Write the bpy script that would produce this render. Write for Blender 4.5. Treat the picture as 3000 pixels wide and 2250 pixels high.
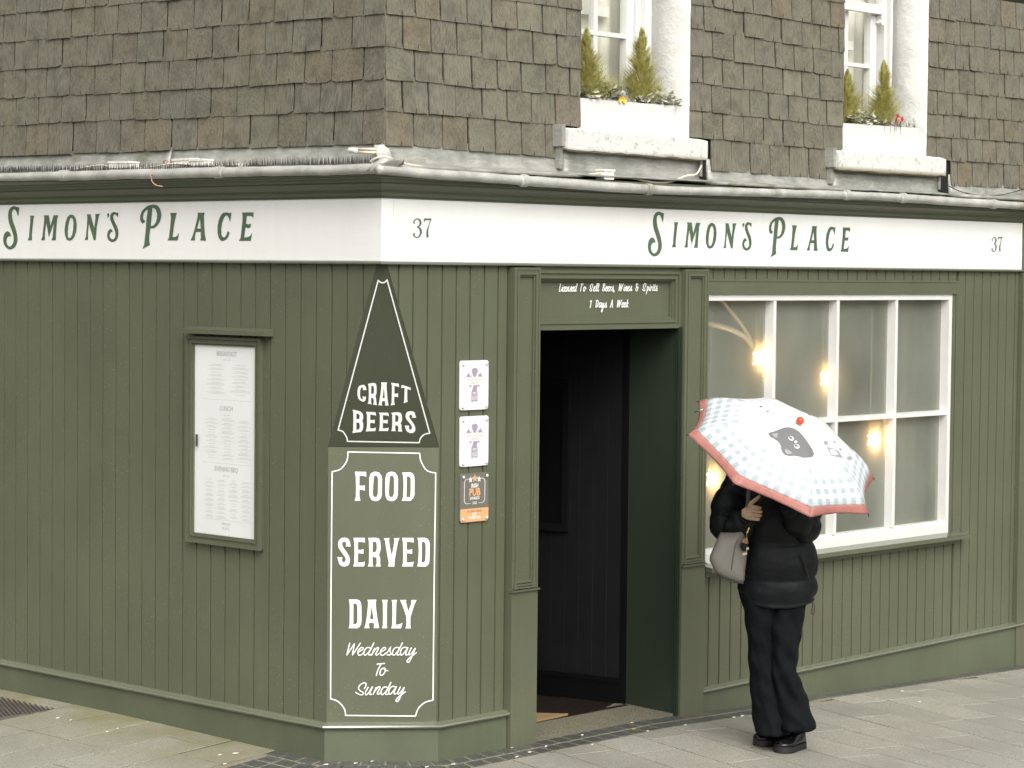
import bpy, bmesh, math, random
from mathutils import Vector, Matrix, geometry, noise
from mathutils.bvhtree import BVHTree
random.seed(7)
rnd = random.uniform
R = math.radians
scene = bpy.context.scene
for o_ in list(bpy.data.objects): bpy.data.objects.remove(o_)
COL = scene.collection

# ------------------------------------------------------------------ camera
F_PX, PITCH, ROLL, YAW = 7152.44, R(2.68197), R(0.57524), R(42.93157)
CAM = Vector((-7.94378, -8.23225, 2.38560))
cd = Vector((math.cos(YAW)*math.cos(PITCH), math.sin(YAW)*math.cos(PITCH), -math.sin(PITCH)))
r0 = Vector((math.sin(YAW), -math.cos(YAW), 0)); u0 = r0.cross(cd)
cr = r0*math.cos(ROLL) + u0*math.sin(ROLL); cu = -r0*math.sin(ROLL) + u0*math.cos(ROLL)
cam_data = bpy.data.cameras.new('camera'); cam = bpy.data.objects.new('camera', cam_data); COL.objects.link(cam)
cam.matrix_world = Matrix(((cr.x, cu.x, -cd.x, CAM.x), (cr.y, cu.y, -cd.y, CAM.y), (cr.z, cu.z, -cd.z, CAM.z), (0, 0, 0, 1)))
cam_data.sensor_width = 36; cam_data.lens = F_PX/3000*36; cam_data.clip_end = 500; cam_data.clip_start = .1
scene.camera = cam

# ------------------------------------------------------------------ light
SUN_EL, SUN_AZ = R(42), R(-123)      # azimuth of the direction towards the sun, from +X
world = bpy.data.worlds.new('World'); scene.world = world; world.use_nodes = True
wn = world.node_tree.nodes; wl = world.node_tree.links
bg = wn['Background']; sky = wn.new('ShaderNodeTexSky'); sky.sky_type = 'NISHITA'; sky.sun_disc = False
sky.sun_elevation = SUN_EL; sky.sun_rotation = R(90) - SUN_AZ; sky.air_density = 1; sky.dust_density = 6; sky.ozone_density = 1
hs = wn.new('ShaderNodeHueSaturation'); hs.inputs['Saturation'].default_value = .12
tint = wn.new('ShaderNodeMix'); tint.data_type = 'RGBA'; tint.blend_type = 'MULTIPLY'; tint.inputs[0].default_value = 1
tint.inputs[7].default_value = (1.0, .992, .965, 1)
wl.new(sky.outputs[0], hs.inputs['Color']); wl.new(hs.outputs[0], tint.inputs[6]); wl.new(tint.outputs[2], bg.inputs[0])
bg.inputs[1].default_value = .15
sun_d = bpy.data.lights.new('sun', 'SUN'); sun_d.energy = 1.0; sun_d.angle = R(55); sun_d.color = (1, .97, .91)
sun = bpy.data.objects.new('sun', sun_d); COL.objects.link(sun)
sdir = Vector((math.cos(SUN_AZ)*math.cos(SUN_EL), math.sin(SUN_AZ)*math.cos(SUN_EL), math.sin(SUN_EL)))
sun.rotation_euler = sdir.to_track_quat('Z', 'Y').to_euler(); sun.location = (-6, -8, 9)
scene.view_settings.view_transform = 'Standard'; scene.view_settings.look = 'None'
scene.view_settings.gamma = 1; scene.view_settings.use_curve_mapping = False
scene.view_settings.exposure = 0.49
scene.render.engine = 'CYCLES'
scene.cycles.max_bounces = 8; scene.cycles.transparent_max_bounces = 12

# ------------------------------------------------------------------ measuring helpers: photo point -> point on a real plane
def ray(px, py): return (cd*F_PX + cr*(px-1500) - cu*(py-1125))
def hit(px, py, p, n):
    v = ray(px, py); t = (p - CAM).dot(n)/v.dot(n); return CAM + v*t
def HR(px, py, o=0): return hit(px, py, Vector((0, -o, 0)), Vector((0, -1, 0)))
def HL(px, py, o=0): return hit(px, py, Vector((-o, 0, 0)), Vector((-1, 0, 0)))
def HZ(px, py, z=0): return hit(px, py, Vector((0, 0, z)), Vector((0, 0, 1)))
C1 = Vector((0, .357, 0)); C2 = Vector((.395, 0, 0)); ZT = 1.53; ZA = 2.42
Ct = (C2-C1).normalized(); Cn = Vector((Ct.y, -Ct.x, 0)).normalized()
if Cn.dot(cd) > 0: Cn = -Cn
Tn = ((C2-C1).cross(Vector((.02, 0, ZA))-Vector((.395, 0, ZT)))).normalized()
if Tn.dot(cd) > 0: Tn = -Tn
def HC(px, py, o=0): return hit(px, py, C1+Cn*o, Cn)
def HT(px, py, o=0): return hit(px, py, Vector((.395, 0, ZT))+Tn*o, Tn)
def RP(u, v, o=0): return Vector((u, -o, v))
def LP(u, v, o=0): return Vector((-o, u, v))
def g(x, y):      # ground height outside the walls
    d = 0
    if x < 0 and y > 0: d = -x
    elif y < 0 and x > 0: d = -y
    elif x <= 0 and y <= 0: d = math.hypot(x, y)
    return .01 - .035*min(d, 9) - .034*max(0, x-1.9) + .012*min(max(y, 0), 2)
def on_ground(px, py):
    p = HZ(px, py, 0)
    for _ in range(6): p = HZ(px, py, g(p.x, p.y))
    return p

# ------------------------------------------------------------------ materials
def new_mat(name):
    m = bpy.data.materials.new(name); m.use_nodes = True
    return m, m.node_tree.nodes, m.node_tree.links, m.node_tree.nodes['Principled BSDF']
def texco(n, l, scale=(1, 1, 1), kind='Object'):
    tc = n.new('ShaderNodeTexCoord'); mp = n.new('ShaderNodeMapping'); mp.inputs['Scale'].default_value = scale
    l.new(tc.outputs[kind], mp.inputs[0]); return mp.outputs[0]
def geo_pos(n, l, scale=(1, 1, 1)):
    ge = n.new('ShaderNodeNewGeometry'); mp = n.new('ShaderNodeMapping'); mp.inputs['Scale'].default_value = scale
    l.new(ge.outputs['Position'], mp.inputs[0]); return mp.outputs[0]
def noise_n(n, l, vec, scale, detail=4, rough=.55):
    t = n.new('ShaderNodeTexNoise'); t.inputs['Scale'].default_value = scale; t.inputs['Detail'].default_value = detail
    t.inputs['Roughness'].default_value = rough; l.new(vec, t.inputs['Vector']); return t.outputs['Fac']
def ramp(n, l, fac, stops):
    r = n.new('ShaderNodeValToRGB'); e = r.color_ramp.elements
    e[0].position, e[0].color = stops[0][0], (*stops[0][1], 1) if len(stops[0][1]) == 3 else stops[0][1]
    e[1].position, e[1].color = stops[-1][0], (*stops[-1][1], 1)
    for p, c in stops[1:-1]:
        q = e.new(p); q.color = (*c, 1)
    l.new(fac, r.inputs[0]); return r.outputs[0]
def mixc(n, l, fac, a, b, mode='MIX'):
    m = n.new('ShaderNodeMix'); m.data_type = 'RGBA'; m.blend_type = mode
    for v, i in ((fac, 0), (a, 6), (b, 7)):
        if hasattr(v, 'links') or hasattr(v, 'is_linked'): l.new(v, m.inputs[i])
        else: m.inputs[i].default_value = v if i == 0 else (*v, 1)
    return m.outputs[2]
def bump(n, l, p, h, strength, dist=.002, prev=None):
    b = n.new('ShaderNodeBump'); b.inputs['Strength'].default_value = strength; b.inputs['Distance'].default_value = dist
    l.new(h, b.inputs['Height'])
    if prev is not None: l.new(prev, b.inputs['Normal'])
    l.new(b.outputs[0], p.inputs['Normal']); return b.outputs[0]
def g3(v): return (v, v, v)

def paint(name, col, rough=.40, drops=.85, var=.12, grain=.25):
    m, n, l, p = new_mat(name)
    v = geo_pos(n, l)
    big = noise_n(n, l, v, 1.7, 5)
    streak = noise_n(n, l, geo_pos(n, l, (9, 9, .8)), 3, 4)
    c = mixc(n, l, ramp(n, l, big, [(.3, g3(0)), (.7, g3(1))]), tuple(x*(1-var) for x in col), tuple(x*(1+var) for x in col))
    c = mixc(n, l, ramp(n, l, streak, [(.35, g3(0)), (.75, g3(.35))]), c, tuple(x*.82 for x in col))
    fine = noise_n(n, l, v, 260, 2)
    c = mixc(n, l, ramp(n, l, fine, [(.35, g3(0)), (.65, g3(.30))]), c, tuple(x*1.25 for x in col))
    # rain drops standing on the paint, their glints painted in as paler specks
    vo = n.new('ShaderNodeTexVoronoi'); vo.inputs['Scale'].default_value = 60; l.new(v, vo.inputs['Vector'])
    wet = noise_n(n, l, v, 2.2, 3)
    msk = n.new('ShaderNodeMath'); msk.operation = 'MULTIPLY'
    l.new(ramp(n, l, vo.outputs['Distance'], [(.09, g3(1)), (.17, g3(0))]), msk.inputs[0])
    l.new(ramp(n, l, wet, [(.42, g3(0)), (.62, g3(drops))]), msk.inputs[1])
    pick = n.new('ShaderNodeMath'); pick.operation = 'MULTIPLY'
    sep = n.new('ShaderNodeSeparateColor'); l.new(vo.outputs['Color'], sep.inputs[0])
    l.new(ramp(n, l, sep.outputs[0], [(.35, g3(0)), (.6, g3(1))]), pick.inputs[0]); l.new(msk.outputs[0], pick.inputs[1])
    c = mixc(n, l, pick.outputs[0], c, (.27, .29, .21))
    l.new(c, p.inputs['Base Color']); p.inputs['Roughness'].default_value = rough
    b = bump(n, l, p, noise_n(n, l, geo_pos(n, l, (1, 1, .35)), 90, 3), grain, .0015)
    bump(n, l, p, pick.outputs[0], .8, .002, b)
    return m
GREEN = (.097, .105, .066)
M = {}
M['green'] = paint('green_paint', GREEN)
M['green_gloss'] = paint('moulding_paint', (.125, .134, .088), .18, .2, .1, .12)
_p = M['green_gloss'].node_tree.nodes['Principled BSDF']; _p.inputs['Coat Weight'].default_value = 1; _p.inputs['Coat IOR'].default_value = 1.65; _p.inputs['Coat Roughness'].default_value = .12
M['green_dk'] = paint('dark_green_paint', (.052, .058, .036), .5, .5)
M['green_cornice'] = paint('cornice_paint', (.098, .110, .072), .42, .0, .1)
M['green_plinth'] = paint('plinth_paint', (.088, .100, .062), .5, .25, .2, .5)
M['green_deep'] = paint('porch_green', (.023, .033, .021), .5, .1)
def simple(name, col, rough=.5, metal=0, nscale=0, var=.1, bumps=0, bscale=60, spec=.5):
    m, n, l, p = new_mat(name); v = geo_pos(n, l)
    if nscale:
        f = noise_n(n, l, v, nscale, 4)
        l.new(mixc(n, l, ramp(n, l, f, [(.3, g3(0)), (.7, g3(1))]), tuple(x*(1-var) for x in col), tuple(min(1, x*(1+var)) for x in col)), p.inputs['Base Color'])
    else: p.inputs['Base Color'].default_value = (*col, 1)
    p.inputs['Roughness'].default_value = rough; p.inputs['Metallic'].default_value = metal
    p.inputs['Specular IOR Level'].default_value = spec
    if bumps: bump(n, l, p, noise_n(n, l, v, bscale, 3), bumps, .002)
    return m
M['white'] = simple('fascia_white', (.81, .80, .77), .45, 0, 2.5, .03)
def fascia_mat():
    m, n, l, p = new_mat('fascia_paint'); v = geo_pos(n, l)
    st = noise_n(n, l, geo_pos(n, l, (6, 6, .7)), 3, 5, .6)
    c = mixc(n, l, ramp(n, l, st, [(.45, g3(0)), (.75, g3(.35))]), (.80, .795, .78), (.74, .725, .69))
    sm = noise_n(n, l, v, 19, 5, .75)
    c = mixc(n, l, ramp(n, l, sm, [(.66, g3(0)), (.74, g3(.35))]), c, (.52, .49, .42))
    l.new(c, p.inputs['Base Color']); p.inputs['Roughness'].default_value = .42
    bump(n, l, p, noise_n(n, l, geo_pos(n, l, (.6, .6, 2)), 5, 2), .35, .008); return m
M['white'] = fascia_mat()
M['letter_green'] = simple('letter_green', (.080, .130, .078), .45, 0, 4, .12)
M['letter_white'] = simple('letter_white', (.80, .80, .78), .5, 0, 30, .04)
M['win_white'] = simple('window_white_paint', (.66, .657, .64), .35, 0, 9, .04, .15, 40)
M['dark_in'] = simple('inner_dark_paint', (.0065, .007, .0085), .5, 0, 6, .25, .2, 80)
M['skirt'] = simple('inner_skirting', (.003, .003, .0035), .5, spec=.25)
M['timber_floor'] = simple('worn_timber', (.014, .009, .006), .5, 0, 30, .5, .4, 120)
M['coir'] = simple('coir_mat', (.30, .20, .09), .95, 0, 200, .3, .8, 400)
M['inner_green'] = simple('room_wall', (.13, .145, .115), .8, 0, 2, .25)
M['inner_dim'] = simple('room_ceiling', (.10, .09, .075), .8, 0, 2, .3)
M['cable'] = simple('cable_sheath', (.70, .64, .52), .5, 0, 20, .15)
M['cable_pink'] = simple('pink_wire', (.48, .27, .22), .5)
M['plastic_white'] = simple('junction_box_plastic', (.75, .74, .68), .4, 0, 30, .12)
M['spike'] = simple('spike_plastic', (.018, .018, .014), .4)
M['black_cloth'] = simple('quilted_nylon', (.0045, .0058, .0075), .55, 0, 12, .3, 1.0, 26, .25)
M['black_wool'] = simple('trouser_cloth', (.0048, .0056, .0072), .9, 0, 20, .3, .4, 220, .15)
M['shoe'] = simple('black_leather', (.008, .008, .009), .18)
M['sole'] = simple('rubber_sole', (.012, .012, .012), .6)
M['skin'] = simple('skin', (.62, .42, .29), .5, 0, 60, .1)
M['hair'] = simple('hair', (.012, .009, .007), .5)
M['bag'] = simple('grey_leather', (.22, .205, .18), .48, 0, 8, .08, .2, 160)
M['bag_dk'] = simple('grey_strap', (.10, .095, .09), .5)
M['charm_tan'] = simple('charm_tan', (.36, .20, .12), .8, 0, 80, .2)
M['charm_blk'] = simple('charm_black', (.006, .006, .006), .8)
M['bead'] = simple('bead_cream', (.65, .56, .40), .35)
M['gold'] = simple('brass', (.6, .4, .15), .3, 1)
M['red_trim'] = simple('red_trim', (.36, .145, .122), .6, 0, 25, .12, .3, 70)
M['red_ball'] = simple('orange_ball', (.60, .075, .025), .25)
M['steel'] = simple('steel', (.35, .35, .34), .3, .9)
M['grey_print'] = simple('dark_print', (.15, .15, .155), .7)
M['grey_print2'] = simple('light_print', (.30, .285, .31), .7)
M['white_print'] = simple('white_print', (.82, .84, .84), .7)
M['petal'] = simple('petal', (.78, .72, .66), .6)
M['leaf_dry'] = simple('dry_leaf', (.50, .30, .10), .7)
M['purple'] = simple('rosette_purple', (.34, .27, .36), .5)
M['pale_grey'] = simple('ribbon_grey', (.62, .62, .61), .5)
M['plaque'] = simple('plaque_white', (.78, .775, .765), .3)
M['plaque_dk'] = simple('plaque_charcoal', (.155, .15, .125), .4)
M['plaque_or'] = simple('plaque_orange', (.70, .38, .19), .4)
M['brown_print'] = simple('brown_print', (.28, .14, .07), .5)
M['ink'] = simple('menu_ink', (.42, .43, .41), .6)
M['ink2'] = simple('menu_ink_light', (.62, .63, .61), .6)
M['paper'] = simple('menu_paper', (.86, .87, .865), .5, 0, 3, .03)
M['grout'] = simple('sett_mortar', (.235, .205, .145), .95, 0, 40, .25, .6, 200)
M['concrete'] = simple('granite_threshold', (.165, .15, .105), .85, 0, 130, .75, .6, 260)
M['soil'] = simple('soil', (.03, .02, .012), .9)
M['stem'] = simple('stem', (.08, .06, .03), .8)

def stone(name, cols, scale, rough, bs, green=0):
    m, n, l, p = new_mat(name); v = geo_pos(n, l)
    oi = n.new('ShaderNodeObjectInfo')
    f = noise_n(n, l, v, scale, 3, .7)
    c = ramp(n, l, f, [(.32, cols[0]), (.5, cols[1]), (.68, cols[2])])
    c = mixc(n, l, .55, c, ramp(n, l, oi.outputs['Random'], [(0, g3(.72)), (1, g3(1.0))]), 'MULTIPLY')
    st = noise_n(n, l, v, 1.3, 5, .6)
    c = mixc(n, l, ramp(n, l, st, [(.45, g3(0)), (.66, g3(.7))]), c, tuple(x*.66 for x in cols[1]))
    sp2 = noise_n(n, l, v, 11, 4, .7)
    c = mixc(n, l, ramp(n, l, sp2, [(.62, g3(0)), (.72, g3(.55))]), c, tuple(x*.5 for x in cols[1]))
    if green:
        # moss and algae along the foot of the left-hand wall
        ge = n.new('ShaderNodeNewGeometry'); sx = n.new('ShaderNodeSeparateXYZ'); l.new(ge.outputs['Position'], sx.inputs[0])
        mr = n.new('ShaderNodeMapRange'); mr.inputs[1].default_value = -.75; mr.inputs[2].default_value = -.02; mr.inputs[3].default_value = .12; mr.inputs[4].default_value = 1
        l.new(sx.outputs['X'], mr.inputs[0])
        my = n.new('ShaderNodeMapRange'); my.inputs[1].default_value = .45; my.inputs[2].default_value = .75; l.new(sx.outputs['Y'], my.inputs[0])
        q = n.new('ShaderNodeMath'); q.operation = 'MULTIPLY'; l.new(mr.outputs[0], q.inputs[0]); l.new(my.outputs[0], q.inputs[1])
        q2 = n.new('ShaderNodeMath'); q2.operation = 'MULTIPLY'; l.new(q.outputs[0], q2.inputs[0])
        l.new(ramp(n, l, noise_n(n, l, v, 3.5, 5), [(.35, g3(.25)), (.65, g3(.95))]), q2.inputs[1])
        c = mixc(n, l, q2.outputs[0], c, (.205, .190, .085))
    l.new(c, p.inputs['Base Color']); p.inputs['Roughness'].default_value = rough
    bump(n, l, p, noise_n(n, l, v, bs, 4, .7), .7, .003)
    return m
M['slab'] = stone('paving_granite', [(.18, .172, .14), (.335, .32, .272), (.50, .485, .42)], 120, .55, 170, 1)
M['sett'] = stone('dark_sett', [(.055, .058, .052), (.092, .096, .087), (.145, .148, .133)], 60, .4, 90)
M['joint'] = simple('pavement_joint', (.050, .046, .032), .9, 0, 40, .3)

def slate_mat():
    m, n, l, p = new_mat('slate'); v = geo_pos(n, l)
    oi = n.new('ShaderNodeObjectInfo')
    base = ramp(n, l, oi.outputs['Random'], [(0, (.105, .100, .082)), (.18, (.132, .125, .104)), (.36, (.110, .108, .092)), (.52, (.138, .128, .106)), (.66, (.120, .122, .104)), (.76, (.146, .140, .116)), (.84, (.140, .117, .080)), (.90, (.134, .117, .101)), (.95, (.114, .120, .098)), (1, (.180, .176, .142))])
    # grain of each slate runs in its own direction
    tc = n.new('ShaderNodeTexCoord'); rot = n.new('ShaderNodeVectorRotate'); rot.rotation_type = 'AXIS_ANGLE'
    rot.inputs['Axis'].default_value = (.7, .7, 0)
    mu = n.new('ShaderNodeMath'); mu.operation = 'MULTIPLY_ADD'; mu.inputs[1].default_value = 1.6; mu.inputs[2].default_value = -.8
    l.new(oi.outputs['Random'], mu.inputs[0]); l.new(mu.outputs[0], rot.inputs['Angle']); l.new(tc.outputs['Object'], rot.inputs['Vector'])
    mp = n.new('ShaderNodeMapping'); mp.inputs['Scale'].default_value = (60, 60, 7); l.new(rot.outputs[0], mp.inputs[0])
    gr = noise_n(n, l, mp.outputs[0], 2.2, 5, .65)
    c = mixc(n, l, ramp(n, l, gr, [(.40, g3(0)), (.62, g3(.75))]), base, (.215, .205, .168))
    c = mixc(n, l, ramp(n, l, gr, [(.28, g3(.5)), (.42, g3(0))]), c, (.045, .042, .034))
    bl = noise_n(n, l, v, 9, 5, .6)
    c = mixc(n, l, ramp(n, l, bl, [(.35, g3(.45)), (.55, g3(0))]), c, (.06, .058, .046))
    li = noise_n(n, l, v, 26, 6, .75); li2 = noise_n(n, l, v, 1.6, 3)
    q = n.new('ShaderNodeMath'); q.operation = 'MULTIPLY'
    l.new(ramp(n, l, li, [(.52, g3(0)), (.66, g3(.7))]), q.inputs[0]); l.new(ramp(n, l, li2, [(.45, g3(0)), (.62, g3(1))]), q.inputs[1])
    c = mixc(n, l, q.outputs[0], c, (.20, .19, .115))
    sp = noise_n(n, l, v, 75, 2)
    c = mixc(n, l, ramp(n, l, sp, [(.73, g3(0)), (.78, g3(.45))]), c, (.38, .37, .32))
    c = mixc(n, l, 1.0, c, (1.0, .965, .875), 'MULTIPLY')
    l.new(c, p.inputs['Base Color']); p.inputs['Roughness'].default_value = .62
    b = bump(n, l, p, gr, .55, .005); bump(n, l, p, noise_n(n, l, v, 14, 4), .5, .006, b)
    return m
M['slate'] = slate_mat()
M['slate_edge'] = simple('slate_shadow_gap', (.006, .006, .005), .9)
def lead_mat(name, a, b_, rough=.45):
    m, n, l, p = new_mat(name); v = geo_pos(n, l)
    f = noise_n(n, l, v, 6, 6, .65)
    c = ramp(n, l, f, [(.3, a), (.7, b_)])
    f2 = noise_n(n, l, geo_pos(n, l, (4, 4, 20)), 3, 4)
    c = mixc(n, l, ramp(n, l, f2, [(.5, g3(0)), (.75, g3(.5))]), c, (.55, .54, .50))
    f3 = noise_n(n, l, v, 3.1, 4)
    c = mixc(n, l, ramp(n, l, f3, [(.60, g3(0)), (.72, g3(.7))]), c, (.17, .15, .07))
    l.new(c, p.inputs['Base Color']); p.inputs['Roughness'].default_value = rough; p.inputs['Metallic'].default_value = .15
    bump(n, l, p, noise_n(n, l, v, 22, 4), .6, .006); return m
M['lead'] = lead_mat('lead_flashing', (.19, .195, .17), (.40, .40, .365))
M['lead_roll'] = lead_mat('lead_roll', (.30, .30, .27), (.56, .555, .52), .5)
def render_mat():
    m, n, l, p = new_mat('white_render'); v = geo_pos(n, l)
    f = noise_n(n, l, v, 5, 5)
    l.new(ramp(n, l, f, [(.3, (.62, .615, .59)), (.7, (.75, .745, .72))]), p.inputs['Base Color']); p.inputs['Roughness'].default_value = .85
    b = bump(n, l, p, noise_n(n, l, v, 55, 5, .7), .9, .006); bump(n, l, p, noise_n(n, l, v, 9, 3), .6, .02, b); return m
M['render'] = render_mat()
def sill_mat():
    m, n, l, p = new_mat('old_sill_paint'); v = geo_pos(n, l)
    c = mixc(n, l, ramp(n, l, noise_n(n, l, v, 28, 6, .75), [(.56, g3(0)), (.66, g3(.8))]), (.63, .63, .61), (.30, .27, .20))
    ge = n.new('ShaderNodeNewGeometry'); sx = n.new('ShaderNodeSeparateXYZ'); l.new(ge.outputs['Position'], sx.inputs[0])
    mr = n.new('ShaderNodeMapRange'); mr.inputs[1].default_value = 3.0; mr.inputs[2].default_value = 2.975; l.new(sx.outputs['Z'], mr.inputs[0])
    c = mixc(n, l, mr.outputs[0], c, (.20, .17, .10))
    l.new(c, p.inputs['Base Color']); p.inputs['Roughness'].default_value = .8
    bump(n, l, p, noise_n(n, l, v, 35, 5, .7), .8, .006); return m
M['sill_old'] = sill_mat()
def sillwet():
    m, n, l, p = new_mat('wet_green_sill'); v = geo_pos(n, l)
    f = noise_n(n, l, v, 25, 4)
    l.new(mixc(n, l, ramp(n, l, f, [(.35, g3(0)), (.65, g3(.5))]), GREEN, (.16, .17, .12)), p.inputs['Base Color'])
    p.inputs['Roughness'].default_value = .16; bump(n, l, p, noise_n(n, l, v, 120, 2), .15, .002); return m
M['green_wet'] = sillwet()
def facing(n, l):
    lw = n.new('ShaderNodeLayerWeight'); lw.inputs[0].default_value = .5
    return ramp(n, l, lw.outputs['Facing'], [(0, g3(.045)), (.45, g3(.06)), (.75, g3(.16)), (1, g3(.9))])
def fog_glass(name, fog=(.40, .43, .365), amt_lo=.54, amt_hi=.82, gloss=.10):
    m, n, l, p = new_mat(name); n.remove(p); out = n['Material Output']
    v = geo_pos(n, l)
    f = noise_n(n, l, geo_pos(n, l, (1, 1, .7)), 2.0, 4, .45)
    fr = ramp(n, l, f, [(.3, g3(amt_lo)), (.65, g3(amt_hi))])
    tr = n.new('ShaderNodeBsdfTransparent'); tr.inputs[0].default_value = (.88, .90, .86, 1)
    df = n.new('ShaderNodeBsdfDiffuse'); df.inputs[0].default_value = (*fog, 1)  # haze colour carries condensation and the street reflections painted into the glass
    tl = n.new('ShaderNodeBsdfTranslucent'); tl.inputs[0].default_value = (.62, .60, .52, 1)
    m1 = n.new('ShaderNodeMixShader'); m1.inputs[0].default_value = .5; l.new(df.outputs[0], m1.inputs[1]); l.new(tl.outputs[0], m1.inputs[2])
    m2 = n.new('ShaderNodeMixShader'); l.new(fr, m2.inputs[0]); l.new(tr.outputs[0], m2.inputs[1]); l.new(m1.outputs[0], m2.inputs[2])
    gl = n.new('ShaderNodeBsdfGlossy'); gl.inputs['Roughness'].default_value = .12
    fres = facing(n, l)
    m3 = n.new('ShaderNodeMixShader'); l.new(fres, m3.inputs[0]); l.new(m2.outputs[0], m3.inputs[1]); l.new(gl.outputs[0], m3.inputs[2])
    l.new(m3.outputs[0], out.inputs[0]); return m
M['fog'] = fog_glass('misted_reflection_glass')
def clear_glass(name, a=.06, tint=(.93, .95, .92)):
    m, n, l, p = new_mat(name); n.remove(p); out = n['Material Output']
    tr = n.new('ShaderNodeBsdfTransparent'); tr.inputs[0].default_value = (*tint, 1)
    gl = n.new('ShaderNodeBsdfGlossy'); gl.inputs['Roughness'].default_value = .03
    fres = facing(n, l)
    m3 = n.new('ShaderNodeMixShader'); l.new(fres, m3.inputs[0]); l.new(tr.outputs[0], m3.inputs[1]); l.new(gl.outputs[0], m3.inputs[2])
    l.new(m3.outputs[0], out.inputs[0]); return m
M['glass'] = clear_glass('clear_glass')
def emis(name, col, s):
    m, n, l, p = new_mat(name); p.inputs['Emission Color'].default_value = (*col, 1); p.inputs['Emission Strength'].default_value = s
    p.inputs['Base Color'].default_value = (*col, 1); return m
M['filament'] = emis('filament', (1, .72, .34), 120)
M['curtain'] = simple('net_curtain', (.72, .69, .61), .9, 0, 4, .08)
M['pane_reflection'] = simple('reflected_band', (.75, .74, .70), .7)
def foliage(name, a, b_):
    m, n, l, p = new_mat(name); v = geo_pos(n, l)
    l.new(ramp(n, l, noise_n(n, l, v, 38, 3), [(.3, a), (.7, b_)]), p.inputs['Base Color']); p.inputs['Roughness'].default_value = .6
    p.inputs['Subsurface Weight'].default_value = 0
    return m
M['conifer'] = foliage('golden_conifer', (.24, .235, .05), (.62, .57, .20))
M['ivy'] = foliage('variegated_ivy', (.20, .22, .12), (.68, .67, .55))
M['silver'] = foliage('silver_foliage', (.30, .31, .20), (.62, .61, .50))
M['pansy_y'] = simple('yellow_flower', (.75, .50, .06), .6)
M['pansy_w'] = simple('pale_flower', (.70, .62, .68), .6)
M['red_fl'] = simple('red_flower', (.42, .015, .02), .6)
def gingham():
    m, n, l, p = new_mat('gingham_canopy')
    uv = n.new('ShaderNodeUVMap'); uv.uv_map = 'UVMap'
    sp = n.new('ShaderNodeSeparateXYZ'); l.new(uv.outputs[0], sp.inputs[0])
    def stripe(sock):
        a = n.new('ShaderNodeMath'); a.operation = 'MULTIPLY'; a.inputs[1].default_value = 1/.057; l.new(sock, a.inputs[0])
        b = n.new('ShaderNodeMath'); b.operation = 'FRACT'; l.new(a.outputs[0], b.inputs[0])
        c = n.new('ShaderNodeMath'); c.operation = 'LESS_THAN'; c.inputs[1].default_value = .5; l.new(b.outputs[0], c.inputs[0]); return c.outputs[0]
    s1, s2 = stripe(sp.outputs[0]), stripe(sp.outputs[1])
    ad = n.new('ShaderNodeMath'); ad.operation = 'ADD'; l.new(s1, ad.inputs[0]); l.new(s2, ad.inputs[1])
    hf = n.new('ShaderNodeMath'); hf.operation = 'MULTIPLY'; hf.inputs[1].default_value = .5; l.new(ad.outputs[0], hf.inputs[0])
    mr = n.new('ShaderNodeMapRange'); mr.inputs[1].default_value = .10; mr.inputs[2].default_value = .38; l.new(sp.outputs[1], mr.inputs[0])
    fa = n.new('ShaderNodeMath'); fa.operation = 'MULTIPLY'; l.new(hf.outputs[0], fa.inputs[0]); l.new(mr.outputs[0], fa.inputs[1])
    c = ramp(n, l, fa.outputs[0], [(0, (.66, .675, .68)), (.5, (.48, .525, .55)), (1, (.33, .385, .42))])
    l.new(c, p.inputs['Base Color']); p.inputs['Roughness'].default_value = .6
    bump(n, l, p, noise_n(n, l, geo_pos(n, l), 14, 4), .35, .01); return m
M['gingham'] = gingham()
def cover_metal():
    return simple('grate_metal', (.20, .19, .17), .5, .5, 30, .4)
M['grate'] = cover_metal()

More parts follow.
